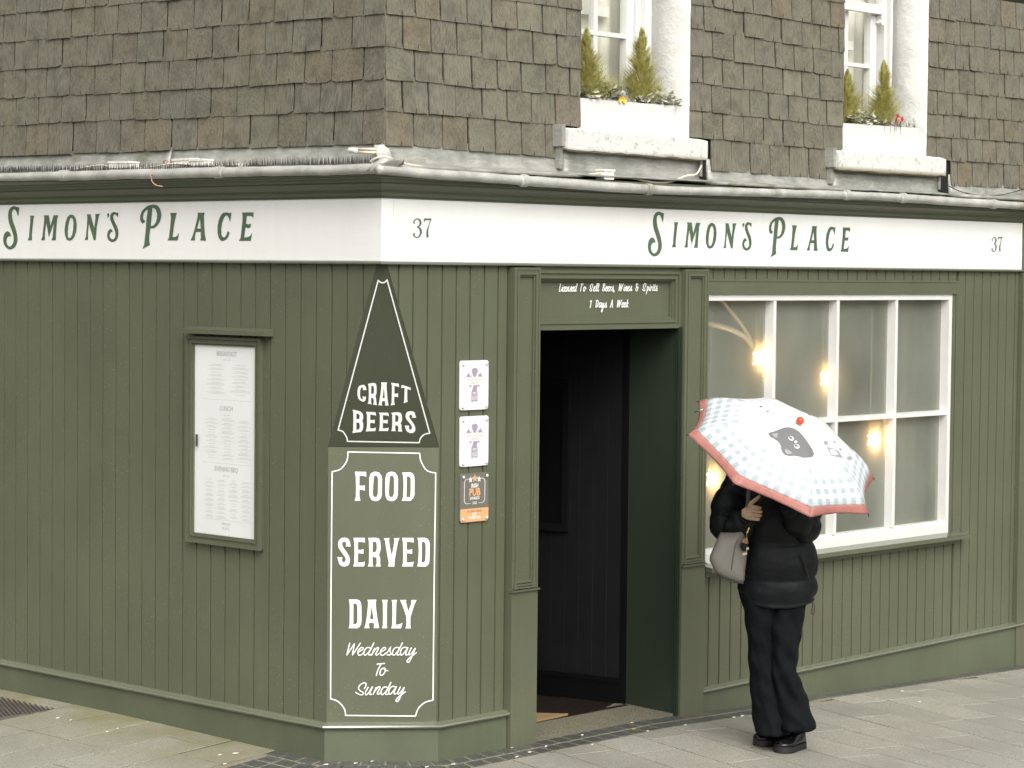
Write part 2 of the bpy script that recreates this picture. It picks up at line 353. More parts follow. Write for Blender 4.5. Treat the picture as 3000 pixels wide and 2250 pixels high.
# ------------------------------------------------------------------ mesh helpers
class MB:
    def __init__(s): s.v = []; s.f = []
    def add(s, verts, faces):
        b = len(s.v); s.v += [Vector(v) for v in verts]; s.f += [tuple(b+i for i in f) for f in faces]; return s
    def box(s, fn, u0, u1, v0, v1, o0, o1):
        p = [fn(u, v, o) for o in (o0, o1) for v in (v0, v1) for u in (u0, u1)]
        return s.add(p, [(0, 1, 3, 2), (4, 6, 7, 5), (0, 4, 5, 1), (2, 3, 7, 6), (0, 2, 6, 4), (1, 5, 7, 3)])
    def wbox(s, x0, x1, y0, y1, z0, z1): return s.box(lambda u, v, o: Vector((u, o, v)), x0, x1, z0, z1, y0, y1)
    def prism(s, fn, back, front, o0, o1):
        n = len(back); p = [fn(u, v, o0) for u, v in back] + [fn(u, v, o1) for u, v in front]
        fs = [tuple(range(n)), tuple(range(n, 2*n))] + [(i, (i+1) % n, n+(i+1) % n, n+i) for i in range(n)]
        return s.add(p, fs)
    def loft(s, rings, cap=True, closed=True):
        n = len(rings[0]); p = [q for r_ in rings for q in r_]; fs = []
        for k in range(len(rings)-1):
            for i in range(n if closed else n-1):
                j = (i+1) % n; fs.append((k*n+i, k*n+j, (k+1)*n+j, (k+1)*n+i))
        if cap: fs += [tuple(range(n)), tuple(range((len(rings)-1)*n, len(rings)*n))]
        return s.add(p, fs)
    def tube(s, pts, rad, n=8, cap=True):
        pts = [Vector(p) for p in pts]; rings = []; up = Vector((0, 0, 1))
        for i, p in enumerate(pts):
            d = (pts[min(i+1, len(pts)-1)] - pts[max(i-1, 0)]).normalized()
            a = d.cross(up if abs(d.z) < .95 else Vector((1, 0, 0))).normalized(); b = d.cross(a)
            r_ = rad[i] if isinstance(rad, (list, tuple)) else rad
            rings.append([p + (a*math.cos(2*math.pi*k/n) + b*math.sin(2*math.pi*k/n))*r_ for k in range(n)])
        return s.loft(rings, cap)
    def sphere(s, c, r_, n=12, m=8, sc=(1, 1, 1)):
        c = Vector(c); rings = []
        for i in range(m+1):
            t = math.pi*i/m; rr = max(math.sin(t), 1e-3)
            rings.append([c + Vector((r_*rr*math.cos(2*math.pi*k/n)*sc[0], r_*rr*math.sin(2*math.pi*k/n)*sc[1], r_*math.cos(t)*sc[2])) for k in range(n)])
        return s.loft(rings)
    def build(s, name, mat, parent=None, smooth=False, kind=None, base=None):
        # vertices are kept in the coordinates of the parent thing
        off = root_loc(parent) if parent else (Vector(base) if base is not None else Vector((0, 0, 0)))
        me = bpy.data.meshes.new(name); me.from_pydata([v - off for v in s.v], [], s.f)
        bm = bmesh.new(); bm.from_mesh(me); bmesh.ops.recalc_face_normals(bm, faces=bm.faces); bm.to_mesh(me); bm.free()
        if smooth:
            me.polygons.foreach_set('use_smooth', [True]*len(me.polygons))
            if smooth == 'auto':
                try: me.set_sharp_from_angle(angle=R(40))
                except Exception: pass
        me.materials.append(M[mat] if isinstance(mat, str) else mat)
        ob = bpy.data.objects.new(name, me); COL.objects.link(ob)
        if parent: ob.parent = parent
        else: ob.location = off
        if kind: ob['kind'] = kind
        return ob
def root_loc(o):
    v = Vector((0, 0, 0))
    while o: v += o.location; o = o.parent
    return v
def tag(o, label=None, cat=None, group=None, kind=None):
    if label: o['label'] = label
    if cat: o['category'] = cat
    if group: o['group'] = group
    if kind: o['kind'] = kind
    return o
def thing(name, label, cat, loc=(0, 0, 0), group=None):
    o = bpy.data.objects.new(name, None); o.location = loc; o.empty_display_size = .1; COL.objects.link(o)
    return tag(o, label, cat, group)
def crom(pts, k=6):
    out = []; n = len(pts)
    for i in range(n-1):
        p0, p1, p2, p3 = pts[max(i-1, 0)], pts[i], pts[i+1], pts[min(i+2, n-1)]
        for j in range(k):
            t = j/k
            out.append(tuple(.5*(2*b + (c-a)*t + (2*a-5*b+4*c-d)*t*t + (3*b-a-3*c+d)*t**3) for a, b, c, d in zip(p0, p1, p2, p3)))
    out.append(tuple(pts[-1])); return out
def decal(name, shapes, hitf, off, mat, parent, zo=(580, 0, 1), xform=None):
    """flat paint: shapes = list of [outer, hole...] loops in photo coordinates (zoom offset and scale in zo)"""
    mb = MB(); x0, y0, sc = zo
    for i, loops in enumerate(shapes):
        l3 = []
        for lp in loops:
            q = [hitf(x0 + a/sc, y0 + b/sc, off + .0004*(i % 4)) for a, b in lp]
            if xform: q = [xform(w) for w in q]
            l3.append(q)
        flat = [w for q in l3 for w in q]
        mb.add(flat, [tuple(t) for t in geometry.tessellate_polygon(l3)])
    return mb.build(name, mat, parent)
def ribbon(pts, w=None, k=6, cap=True, smooth=True):
    """closed outline round a stroke; points (x, y[, width])"""
    p = [(a[0], a[1], a[2] if len(a) > 2 else w) for a in pts]
    if smooth and len(p) > 2: p = crom(p, k)
    Lf, Rt = [], []
    for i, (x, y, ww) in enumerate(p):
        a, b = p[max(i-1, 0)], p[min(i+1, len(p)-1)]
        dx, dy = b[0]-a[0], b[1]-a[1]; d = math.hypot(dx, dy) or 1; nx, ny = -dy/d*ww/2, dx/d*ww/2
        Lf.append((x+nx, y+ny)); Rt.append((x-nx, y-ny))
    def capf(c, frm, to):
        a0 = math.atan2(frm[1]-c[1], frm[0]-c[0]); r_ = math.hypot(frm[0]-c[0], frm[1]-c[1])
        return [(c[0]+r_*math.cos(a0 - math.pi*t/5), c[1]+r_*math.sin(a0 - math.pi*t/5)) for t in range(1, 5)]
    out = list(Lf)
    if cap: out += capf(p[-1], Lf[-1], Rt[-1])
    out += Rt[::-1]
    if cap: out += capf(p[0], Rt[0], Lf[0])
    return out
def strokes_mesh(name, strokes, hitf, off, mat, parent, zo, w, cap=True, smooth=True, xform=None):
    """each stroke is a strip of quads, so it may cross itself"""
    mb = MB(); x0, y0, sc = zo
    for i, st in enumerate(strokes):
        p = [(a[0], a[1], a[2] if len(a) > 2 else w) for a in st]
        if smooth and len(p) > 2: p = crom(p, 5)
        o = off + .00035*(i % 5)
        def H(x, y, oo):
            q = hitf(x0 + x/sc, y0 + y/sc, oo); return xform(q) if xform else q
        vs = []
        for j, (x, y, ww) in enumerate(p):
            a, b = p[max(j-1, 0)], p[min(j+1, len(p)-1)]
            dx, dy = b[0]-a[0], b[1]-a[1]; d = math.hypot(dx, dy) or 1; nx, ny = -dy/d*ww/2, dx/d*ww/2
            vs += [H(x+nx, y+ny, o + .00005*j), H(x-nx, y-ny, o + .00005*j)]
        mb.add(vs, [(2*j, 2*j+1, 2*j+3, 2*j+2) for j in range(len(p)-1)])
        if cap:
            for e, (x, y, ww) in ((0, p[0]), (1, p[-1])):
                c = [H(x+ww/2*math.cos(t*math.pi/5), y+ww/2*math.sin(t*math.pi/5), o+.0002) for t in range(10)]
                mb.add(c, [tuple(range(10))])
    return mb.build(name, mat, parent)
def text(name, s, size, fn, u, v, o, mat, parent, align='CENTER', bold=0, sx=1, flip=1):
    """flat lettering laid on plane function fn; flip = direction of reading along u"""
    cu_ = bpy.data.curves.new(name, 'FONT'); cu_.body = s; cu_.size = size; cu_.align_x = align; cu_.offset = bold; cu_.resolution_u = 2
    ob = bpy.data.objects.new(name, cu_); COL.objects.link(ob)
    dg = bpy.context.evaluated_depsgraph_get(); me = ob.evaluated_get(dg).to_mesh()
    mb = MB(); mb.add([fn(u + flip*w.co.x*sx, v + w.co.y, o) for w in me.vertices], [tuple(f.vertices) for f in me.polygons])
    bpy.data.objects.remove(ob)
    return mb.build(name, mat, parent)
def clip(poly, a, b, c):   # keep a*u+b*v+c >= 0
    out = []
    for i in range(len(poly)):
        p, q = poly[i], poly[(i+1) % len(poly)]
        dp, dq = a*p[0]+b*p[1]+c, a*q[0]+b*q[1]+c
        if dp >= 0: out.append(p)
        if (dp >= 0) != (dq >= 0):
            t = dp/(dp-dq); out.append((p[0]+(q[0]-p[0])*t, p[1]+(q[1]-p[1])*t))
    return out
def sweep(path, profile, name, mat, parent, smooth=False, wob=0):
    """profile (o, z) swept round the building along path of (point, outward mitre vector)"""
    rings = []
    for pt, nv in path:
        rings.append([Vector((pt[0]+nv[0]*(o+rnd(-wob, wob)), pt[1]+nv[1]*(o+rnd(-wob, wob)), z+(pt[2] if len(pt) > 2 else 0)+rnd(-wob, wob))) for o, z in profile])
    return MB().loft(rings).build(name, mat, parent, smooth)

# ================================================================== GROUND
XE, YE = 5.64, 3.45       # far ends of the shopfront
slab_th = .06
pave = None
mb = MB()
N = 26; xs = [-14 + i*(28/N) for i in range(N+1)]
grid = {}
def gz(x, y): return g(x, y) - .003
vs = []; fs = []
gx = sorted(set([-60, -30, -16, -12, -9, -6, -4, -3, -2, -1.5, -1, -.5, -.2, 0, .2, .4, .8, 1.4, 1.9, 2.4, 3, 4, 5, 6, 8, 12, 20, 60])); gy = sorted(set([-60, -30, -16, -12, -9, -6, -4, -3, -2, -1.5, -1, -.5, -.2, 0, .2, .5, .8, 1.4, 2, 3, 4, 6, 10, 20, 60]))
for y in gy:
    for x in gx: vs.append((x, y, (g(max(min(x, 9), -12), max(min(y, 9), -12)) - .003) if not (x > 0 and y > 0) else -.02 - .034*max(0, min(x, 9)-1.9)))
nx_ = len(gx)
for j in range(len(gy)-1):
    for i in range(nx_-1): fs.append((j*nx_+i, j*nx_+i+1, (j+1)*nx_+i+1, (j+1)*nx_+i))
pave = MB().add(vs, fs).build('pavement', 'joint'); tag(pave, kind='structure', label='paved footway round the corner building')

slabs = []   # polygons (list of (x,y))
def clip_poly(poly, halfplanes):
    for a, b, c in halfplanes:
        if not poly: return poly
        poly = clip(poly, a, b, c)
    return poly
def area(p): return abs(sum(p[i][0]*p[(i+1) % len(p)][1]-p[(i+1) % len(p)][0]*p[i][1] for i in range(len(p))))/2 if p else 0
def shrink(p, e):
    cx = sum(q[0] for q in p)/len(p); cy = sum(q[1] for q in p)/len(p)
    out = []
    n = len(p); A = sum(p[i][0]*p[(i+1) % n][1]-p[(i+1) % n][0]*p[i][1] for i in range(n)); sg = 1 if A > 0 else -1
    for i in range(n):
        a, b, c = p[i-1], p[i], p[(i+1) % n]
        d1 = Vector((b[0]-a[0], b[1]-a[1])); d2 = Vector((c[0]-b[0], c[1]-b[1]))
        if d1.length < 1e-6 or d2.length < 1e-6: out.append(b); continue
        d1.normalize(); d2.normalize()
        n1 = Vector((-d1.y, d1.x))*sg; n2 = Vector((-d2.y, d2.x))*sg; m_ = n1+n2
        if m_.length < .3: out.append(b); continue
        m_ = m_/m_.length; out.append((b[0]+m_.x*e/max(.4, m_.dot(n1)), b[1]+m_.y*e/max(.4, m_.dot(n1))))
    return out
def paver(name, p, mat, lift, parent, gap=.0048, ch=.002, tilt=.0008):
    if area(p) < .0006: return
    a = shrink(p, gap); b = shrink(p, gap+ch); t1, t2, t0 = rnd(-tilt, tilt), rnd(-tilt, tilt), rnd(-tilt, tilt)*.6
    cx, cy = sum(q[0] for q in a)/len(a), sum(q[1] for q in a)/len(a)
    z = lambda q: g(*q) + lift + t0 + t1*(q[0]-cx)*3 + t2*(q[1]-cy)*3
    rings = [[Vector((*q, g(*q)-.03)) for q in a], [Vector((*q, z(q)-ch*.8)) for q in a], [Vector((*q, z(q))) for q in b]]
    mb = MB().loft(rings); return mb.build(name, mat, parent)
# sett band outline (outer edge distance from the walls)
def outer_edge(x): return .215 if x < 2.9 else max(.125, .215 - (x-2.9)*.14)
# right-hand slabs, laid 11 degrees off the wall
an = R(-11); ax = Vector((math.cos(an), math.sin(an))); ay = Vector((-math.sin(an), math.cos(an)))*-1
org = on_ground(1645, 2207); org = Vector((org.x, org.y))
ns = 0
far = []
for i in range(-34, 34):
    s0 = rnd(-.5, .5)
    j = -6
    t = -2.2 + (.33 if i % 2 else 0) + rnd(-.06, .06)
    while t < 7.5:
        ln = random.choice([.6, .6, .45, .75]); 
        q = [org + ax*(i*.30) + ay*t, org + ax*(i*.30+.30) + ay*t, org + ax*(i*.30+.30) + ay*(t+ln), org + ax*(i*.30) + ay*(t+ln)]
        t += ln
        p = [(v_.x, v_.y) for v_ in q]
        # keep in front of the sett band and to the right of the corner mitre line
        cx = sum(a[0] for a in p)/4
        oe = outer_edge(cx)
        p = clip_poly(p, [(0, -1, -oe)])
        # chamfer band
        if cx < .9: p = clip_poly(p, [(1, .55, -.395+.06+.25*.55)])
        # joins the left field along the line y = .70 (x<0) 
        p = clip_poly(p, [(.087, -1, .70)])
        if area(p) > .004: far.append(p)
# left-hand slabs
for i in range(-3, 18):
    t = -.18 if i % 2 else -.56
    t += .74
    while t > -8:
        ln = .74 if i % 3 else .56
        y0_ = .70 + i*.325 + rnd(-.004, .004)
        a0_ = .06
        q = [(x_, y_ + x_*a0_) for x_, y_ in ((t, y0_), (t-ln, y0_), (t-ln, y0_+.325), (t, y0_+.325))]
        t -= ln
        p = clip_poly(q, [(-1, 0, -.005), (-.087, 1, -.70)])
        if area(p) > .004: far.append(p)
def visible(p):
    cx, cy = sum(a[0] for a in p)/len(p), sum(a[1] for a in p)/len(p)
    v = Vector((cx, cy, 0)) - CAM; z = v.dot(cd); X = 1500+F_PX*v.dot(cr)/z; Y = 1125-F_PX*v.dot(cu)/z
    return -4500 < X < 7500 and Y < 6500
far2 = [p for p in far if visible(p)]
far2.sort(key=lambda p: (Vector((sum(a[0] for a in p)/len(p), sum(a[1] for a in p)/len(p), 0))-Vector((1, -.3, 0))).length)
for p in far2[:290]: paver('paving_slab', p, 'slab', .0, pave)
mbs = MB()
for p in far2[290:]:
    a = shrink(p, .004); mbs.loft([[Vector((*q, g(*q)-.03)) for q in a], [Vector((*q, g(*q))) for q in a]])
if mbs.v: mbs.build('distant_paving_slab', 'slab', pave, kind='stuff')
# mortar bed for the setts and the sett band itself
path_w = [(-.0, .72), (0, .357), (.395, 0), (2.9, 0), (5.9, 0)]
def offs_pts(d, d2=None):
    """polyline parallel to the walls at distance d"""
    k = math.tan(math.atan2(1, 1)/2*1.0)
    P = []
    P.append((-d, .70 + .087*-d))
    P.append((-d, .357 - d*.40)); P.append((.395 - d*.44, -d))
    return P
def band(u, d):
    """u = running length along the wall from the left boundary, d = distance out"""
    a, b, c = (-d, .70-.087*d), (-d, .357-d*.40), (.395-d*.44, -d)
    l1 = .343; l2 = .532
    if u < l1: t = u/l1; return (a[0]+(b[0]-a[0])*t, a[1]+(b[1]-a[1])*t)
    if u < l1+l2: t = (u-l1)/l2; return (b[0]+(c[0]-b[0])*t, b[1]+(c[1]-b[1])*t)
    x = .395 + (u-l1-l2); t = min(1, (u-l1-l2)/.5)
    return (c[0] + (x - .395) + (.395-c[0])*t, -d*(outer_edge(x)/.215 if d > .15 else 1))
mb = MB()
us = [i*.1 for i in range(64)]
for i in range(len(us)-1):
    dd = .53 if us[i] < .88 else .222
    q = [band(us[i], -.02), band(us[i+1], -.02), band(us[i+1], dd), band(us[i], dd)]
    mb.add([(*w, g(*w)-.0018) for w in q], [(0, 1, 2, 3)])
mb.build('mortar_bed', 'grout', pave)
u = 0
while u < 6.2:
    w1 = rnd(.098, .112)
    x = .395 + u - .875
    single = x > 3.35
    rows = [(.008, .108), (.112, .212)] if not single else [(.012, .110)]
    if u + w1 < .90: rows += [(.216, .316), (.320, .420), (.424, .524)]
    if 2.9 < x <= 3.35:
        rows = [(.008, max(.02, .108-(x-2.9)*.2)), (max(.03, .112-(x-2.9)*.2), outer_edge(x)-.004)]
    for k, (d0, d1) in enumerate(rows):
        if d1-d0 < .03: continue
        sh = .04 if k else 0
        q = [band(u+sh, d0), band(u+sh+w1, d0), band(u+sh+w1, d1), band(u+sh, d1)]
        paver('paving_sett', q, 'sett', .0, pave, .0055, .002, .0015)
    u += w1
# drain grate on the left
gr = thing('drain_grate', 'worn perforated metal drain cover set in the pavement at far left', 'drain cover', (-.35, 2.62, g(-.35, 2.62)))
zc = g(-.3, 2.6)
mb = MB(); mb.box(lambda u, v, o: Vector((u, v, o)), -.53, -.14, 2.29, 2.98, zc-.01, zc+.004); mb.build('grate_plate', 'grate', gr)
mb = MB()
for i in range(15):
    for j in range(26):
        x0_, y0_ = -.52+i*.025+(.0125 if j % 2 else 0), 2.31+j*.025
        mb.box(lambda u, v, o: Vector((u, v, o)), x0_, x0_+.012, y0_, y0_+.012, zc+.0042, zc+.007)
mb.build('grate_stud', simple('grate_dark', (.05, .035, .03), .8), gr, kind='stuff')

# ================================================================== SHOPFRONT
front = thing('timber_shopfront', 'olive green boarded pub shopfront with cut corner and moulded cornice', 'shopfront', (0, 0, 0))
# backing walls (dark in the grooves)
mb = MB()
mb.box(RP, .43, .95, -.15, 2.44, -.06, -.013)
mb.box(RP, 2.36, XE+.05, -.25, .70, -.06, -.013)
mb.box(RP, 2.36, XE+.05, 2.27, 2.44, -.06, -.013)
mb.box(RP, 4.90, XE+.05, -.25, 2.44, -.06, -.013)
mb.prism(RP, [(.445, ZT-.1), (.95, ZT-.1), (.95, 2.44), (.07, 2.44)], [(.445, ZT-.1), (.95, ZT-.1), (.95, 2.44), (.07, 2.44)], -.061, -.0135)
mb.box(LP, .395, YE, -.15, ZT, -.06, -.013)
mb.prism(LP, [(.405, ZT-.05), (YE, ZT-.05), (YE, 2.44), (.07, 2.44)], [(.405, ZT-.05), (YE, ZT-.05), (YE, 2.44), (.07, 2.44)], -.0605, -.0132)
mb.build('backing_board', simple('groove_green', (.022, .026, .015), .6), front)
def board(fn, u0, u1, v0, v1, clips=(), nm='board'):
    gp = .0034; e = .0022
    back = [(u0+gp, v0), (u1-gp, v0), (u1-gp, v1), (u0+gp, v1)]; fr = [(u0+gp+e, v0), (u1-gp-e, v0), (u1-gp-e, v1), (u0+gp+e, v1)]
    if clips:
        c0, k0_ = clips      # corner cut: below ZT the board starts at c0, above it follows the sloping edge
        def cutp(q):
            a0, a1 = q[0][0], q[1][0]
            if a0 >= c0: return q
            vl = lambda u: ZT + (c0-u)/k0_
            if a1 <= c0: return [(a0, vl(a0)), (a1, vl(a1)), (a1, v1), (a0, v1)]
            return [(c0, v0), (a1, v0), (a1, v1), (a0, v1), (a0, vl(a0)), (c0, ZT)]
        back, fr = cutp(back), cutp(fr)
    if len(back) < 3 or len(fr) < 3: return
    if len(back) != len(fr): back = fr
    MB().prism(fn, back, fr, -.012, rnd(-.0006, .0006)).build(nm, 'green', front)
ZM = lambda x: .197 if x < .9 else (.118 + (x-2.46)*.0135)
# right face, corner to door
sR = (.391-.026)/(2.42-1.53)
clR = [(1, sR, -(.391+sR*1.53)), ]
lowR = [(1, 0, -.395)]
ed = [.016, .114, .211, .309, .408, .505, .601, .701, .799, .868]
for a, b in zip(ed, ed[1:]):
    # above the chamfer stop the boards reach further towards the corner
    board(RP, max(a, .030), b, .19, 2.41, (.396, sR))
# left face
pt = .1105; grooves = [.013, .123, .232, .338, .448]
y = .448
while y < YE: y += pt; grooves.append(y)
for a, b in zip(grooves, grooves[1:]):
    sL = (.357-.026)/(2.42-1.53)
    board(LP, max(a, .030), b, .19, 2.41, (.358, sL))
# right of the door: above, below and beyond the window
x = 2.499 - .0965; gR = []
while x < XE+.02: gR.append(x); x += .0965
for a, b in zip(gR, gR[1:]):
    a_ = max(a, 2.412)
    if b <= 4.93:
        board(RP, a_, b, 2.345, 2.41); board(RP, a_, b, .10, .735)
    else: board(RP, max(a, 4.925), min(b, XE-.01), .10, 2.41)
board(RP, gR[-1], XE-.0085, .10, 2.41)
# flat rails round the shop window
mb = MB(); mb.box(RP, 2.412, 4.925, 2.262, 2.332, -.012, .004); mb.build('window_head_rail', 'green', front)
mb = MB(); mb.box(RP, 2.412, 4.935, 2.333, 2.345, -.012, .007); mb.build('window_head_bead', 'green', front)
mb = MB(); mb.box(RP, 4.878, 4.905, .775, 2.262, -.012, -.004); mb.box(RP, 4.905, 4.925, .735, 2.333, -.0118, .005); mb.build('window_side_rail', 'green', front)
# chamfer panel (vertical) and its lower part
def CPf(u, v, o=0): p = C1 + Ct*u + Cn*o; return Vector((p.x, p.y, v))
CW = (C2-C1).length
MB().box(CPf, .001, CW-.001, .18, ZT-.002, -.03, 0).build('corner_panel', 'green', front)
# sloping stop above it
TA = Vector((.026, 0, ZA)); TB = Vector((0, .026, ZA)); TC = Vector((0, .357, ZT)); TD = Vector((.391, 0, ZT))
mb = MB(); q = [TC, TD, TA, TB]; nn = Tn*-.03
mb.add([a + Vector((0, 0, 0)) for a in q] + [a+nn for a in q], [(0, 1, 2, 3), (4, 5, 6, 7), (0, 1, 5, 4), (1, 2, 6, 5), (2, 3, 7, 6), (3, 0, 4, 7)])
stop = mb.build('corner_stop', 'green_dk', front)
# plinth
def wpath(o_end=YE):
    s = math.sqrt(.5)
    t1 = math.tan(math.atan2(Ct.x, -Ct.y)/2) if False else .40
    return None
n1 = Vector((-1, 0, 0)); n2 = Cn; n3 = Vector((0, -1, 0))
def mitre(a, b): m_ = (a+b); return m_/ (m_.dot(a))
pl_path = [((0, YE, 0), n1), ((0, .357, 0), mitre(n1, n2)), ((.395, 0, 0), mitre(n2, n3)), ((.868, 0, 0), n3)]
sweep(pl_path, [(-.03, -.12), (.020, -.12), (.018, .168), (-.03, .168)], 'plinth', 'green_plinth', front)
mould = [(-.005, .166), (.022, .168), (.036, .172), (.041, .180), (.038, .188), (.028, .190), (.020, .196), (.008, .200), (-.005, .2005)]
mpath = pl_path[:3] + [((.91, 0, 0), n3)]
sweep(mpath, mould, 'base_moulding', 'green_gloss', front, 'auto')
rp = [((2.412, 0, -.075), n3), ((XE+.1, 0, -.035), n3)]
sweep(rp, mould, 'base_moulding', 'green_gloss', front, 'auto')
rp2 = [((2.426, 0, -.076), n3), ((XE+.1, 0, -.036), n3)]
sweep(rp2, [(-.03, -.2), (.021, -.2), (.019, .168), (-.03, .168)], 'plinth', 'green_plinth', front)
# ledge under the fascia
full = [((0, YE, 0), n1), ((0, 0, 0), n1+n3), ((XE+.12, 0, 0), n3)]
sweep(full, [(-.02, 2.400), (.016, 2.402), (.028, 2.406), (.030, 2.412), (.026, 2.418), (.014, 2.421), (-.02, 2.421)], 'fascia_ledge', 'green_gloss', front, 'auto')
# cornice
prof = [(-.02, 2.714), (.018, 2.714), (.019, 2.722), (.030, 2.725), (.033, 2.742), (.040, 2.744), (.042, 2.750), (.052, 2.752), (.060, 2.762), (.074, 2.774), (.078, 2.778), (.078, 2.784), (.092, 2.786), (.096, 2.800), (.110, 2.806), (.112, 2.812), (.126, 2.815), (.128, 2.842), (-.02, 2.850)]
cpath = [((0, YE, 0), n1), ((0, 0, 0), n1+n3), ((XE+.12, 0, 0), n3)]
sweep(cpath, prof, 'cornice', 'green_cornice', front)
# end bracket at the far right
mb = MB(); mb.box(RP, XE, XE+.2, 2.421, 2.80, -.05, .028); mb.box(RP, XE-.008, XE+.16, -.25, 2.40, -.05, .03); mb.build('end_bracket', 'green', front)

# ---- lead work over the cornice
def wig(a, b, n, base=0): return [a+(b-a)*i/n for i in range(n+1)]
def lead_strip(fn, u0, u1, prof_, nm, mat='lead', n=None, wob=.0016, parent=front, sm=True):
    n = n or max(2, int(abs(u1-u0)/.05)); rings = []
    for uu in wig(u0, u1, n): rings.append([fn(uu, z+rnd(-wob, wob), o+rnd(-wob, wob)) for o, z in prof_])
    return MB().loft(rings).build(nm, mat, parent, sm)
fl = [(-.01, 2.995), (.000, 2.99), (.004, 2.96), (.012, 2.905), (.022, 2.884), (.060, 2.874), (.128, 2.866), (.128, 2.85), (-.01, 2.85)]
flL = [(-.03, 2.995), (-.016, 2.99), (-.012, 2.96), (.002, 2.905), (.018, 2.884), (.060, 2.874), (.128, 2.866), (.128, 2.85), (-.03, 2.85)]
lead_strip(LP, YE, 1.56, flL, 'lead_flashing'); lead_strip(LP, 1.555, -.0, flL, 'lead_flashing')
segs = [(0, 1.258), (2.43, 3.56), (4.80, 5.8)]
for a, b in segs: lead_strip(RP, a, b, fl, 'lead_flashing')
def roll(fn, u0, u1, z0, z1, rad, nm='lead_roll'):
    n = int(abs(u1-u0)/.03); pts = []; rr = []
    for i in range(n+1):
        t = i/n; uu = u0+(u1-u0)*t
        pts.append(fn(uu, z0+(z1-z0)*t + .003*noise.noise(Vector((uu*3, 1, z0*3))), .128)); rr.append(rad*(1+.10*noise.noise(Vector((uu*9, 4, z0)))+rnd(-.02, .02)))
    return MB().tube(pts, rr, 10).build(nm, 'lead_roll', front, True)
ZRL0, ZRL1 = HL(0, 518, .13).z, HL(1108, 495, .13).z
zr = lambda px, py: HR(px, py, .13).z
roll(LP, YE, 2.27, ZRL0, ZRL0+(ZRL1-ZRL0)*.25, .024); roll(LP, 2.3, 1.0, ZRL0+(ZRL1-ZRL0)*.22, ZRL0+(ZRL1-ZRL0)*.65, .0265); roll(LP, 1.02, -.12, ZRL0+(ZRL1-ZRL0)*.65, ZRL1, .025)
rx = [(HR(p, q, .13).x, HR(p, q, .13).z) for p, q in ((1120, 498), (1535, 529), (1900, 555), (2080, 549+7), (2480, 571), (2645, 580), (2910, 598), (3060, 606))]
ends = [0, 1, 2, 4, 5, 6, 7]
for a, b in zip(ends, ends[1:]):
    roll(RP, rx[a][0]-.03, rx[b][0]+.02, rx[a][1], rx[b][1], .0255 if a % 2 else .0235)
for a in ends[1:-1]:   # lapped collars
    c = rx[a]; mb = MB(); mb.tube([RP(c[0]-.022, c[1], .128), RP(c[0]+.018, c[1], .128)], [.030, .031], 12); mb.build('roll_collar', 'lead_roll', front, 'auto')
for uu in (2.27, 1.01):
    c = ZRL0+(ZRL1-ZRL0)*(1-uu/3.0); mb = MB(); mb.tube([LP(uu-.03, c, .128), LP(uu+.03, c, .128)], [.029, .030], 12); mb.build('roll_collar', 'lead_roll', front, 'auto')
# crumpled lead at the corner
mb = MB()
rings = []
for i in range(7):
    t = i/6; a0 = -.10+.24*t
    rings.append([Vector((-.128+.03*math.cos(k)*(1+rnd(-.3, .3))+ (a0 if a0 > 0 else 0)*.8, -.128+.03*math.sin(k)*(1+rnd(-.3, .3)) + (-a0 if a0 < 0 else 0)*.5, 2.86+.028*math.cos(k*1.0+1)+rnd(-.008, .008))) for k in [2*math.pi*j/9 for j in range(9)]])
mb.loft(rings)
mb.build('corner_lead_lap', 'lead_roll', front, True)
mb = MB(); q = [HL(1095, 424, .02), HL(1120, 424, .02), HR(1140, 436, .03), HR(1149, 462, .06), HR(1135, 470, .09), HL(1112, 470, .09), HL(1100, 445, .05)]
mb.add(q, [(0, 1, 6), (1, 2, 6), (2, 5, 6), (2, 3, 5), (3, 4, 5)])
mb.add([a+Vector((.004, .004, 0)) for a in q], [(0, 1, 6), (1, 2, 6), (2, 5, 6), (2, 3, 5), (3, 4, 5)]); mb.build('corner_lead_tab', 'lead_roll', front, True)

# ---- pilasters
def pilaster(x0, x1, o):
    p = thing_part = bpy.data.objects.new('pilaster', None); COL.objects.link(p); p.parent = front
    zb = .84 if x0 < 1 else .86
    zb = (HR(1540, 1725, o).z if x0 < 1 else HR(2030, 1652, o).z)
    mb = MB(); mb.box(RP, x0, x1, -.2, zb-.01, -.05, o); mb.box(RP, x0, x1, zb-.01, 2.397, -.05, o-.018)
    mb.build('pilaster_shaft', 'green', p)
    w = .014
    mb = MB()     # stepped frame
    for k, (i0, w_, oo) in enumerate(((0, .012, o+.000), (.013, .010, o-.003), (.024, .012, o+.002), (.037, .008, o-.006))):
        a, b, t = x0+i0, x1-i0, 2.397-i0
        mb.box(RP, a, a+w_, zb, t, o-.018, oo); mb.box(RP, b-w_, b, zb, t, o-.018, oo)
        mb.box(RP, a+w_, b-w_, t-w_, t, o-.018, oo-.0003)
    mb.build('panel_moulding', 'green', p)
    mb = MB()
    for k, (dz, oo) in enumerate(((.000, o+.014), (.014, o+.008), (.026, o+.001), (.040, o-.004))):
        mb.prism(RP, [(x0+.002*k-.004 if k == 0 else x0+.008*k, zb+dz-.012), (x1+.004 if k == 0 else x1-.008*k, zb+dz-.012), (x1+.004 if k == 0 else x1-.008*k, zb+dz+.002), (x0-.004 if k == 0 else x0+.008*k, zb+dz+.002)],
                 [(x0-.004 if k == 0 else x0+.008*k, zb+dz-.010), (x1+.004 if k == 0 else x1-.008*k, zb+dz-.010), (x1+.004 if k == 0 else x1-.008*k, zb+dz-.003), (x0-.004 if k == 0 else x0+.008*k, zb+dz-.003)], o-.018, oo)
    mb.build('panel_foot', 'green', p)
    return p
PO = .042
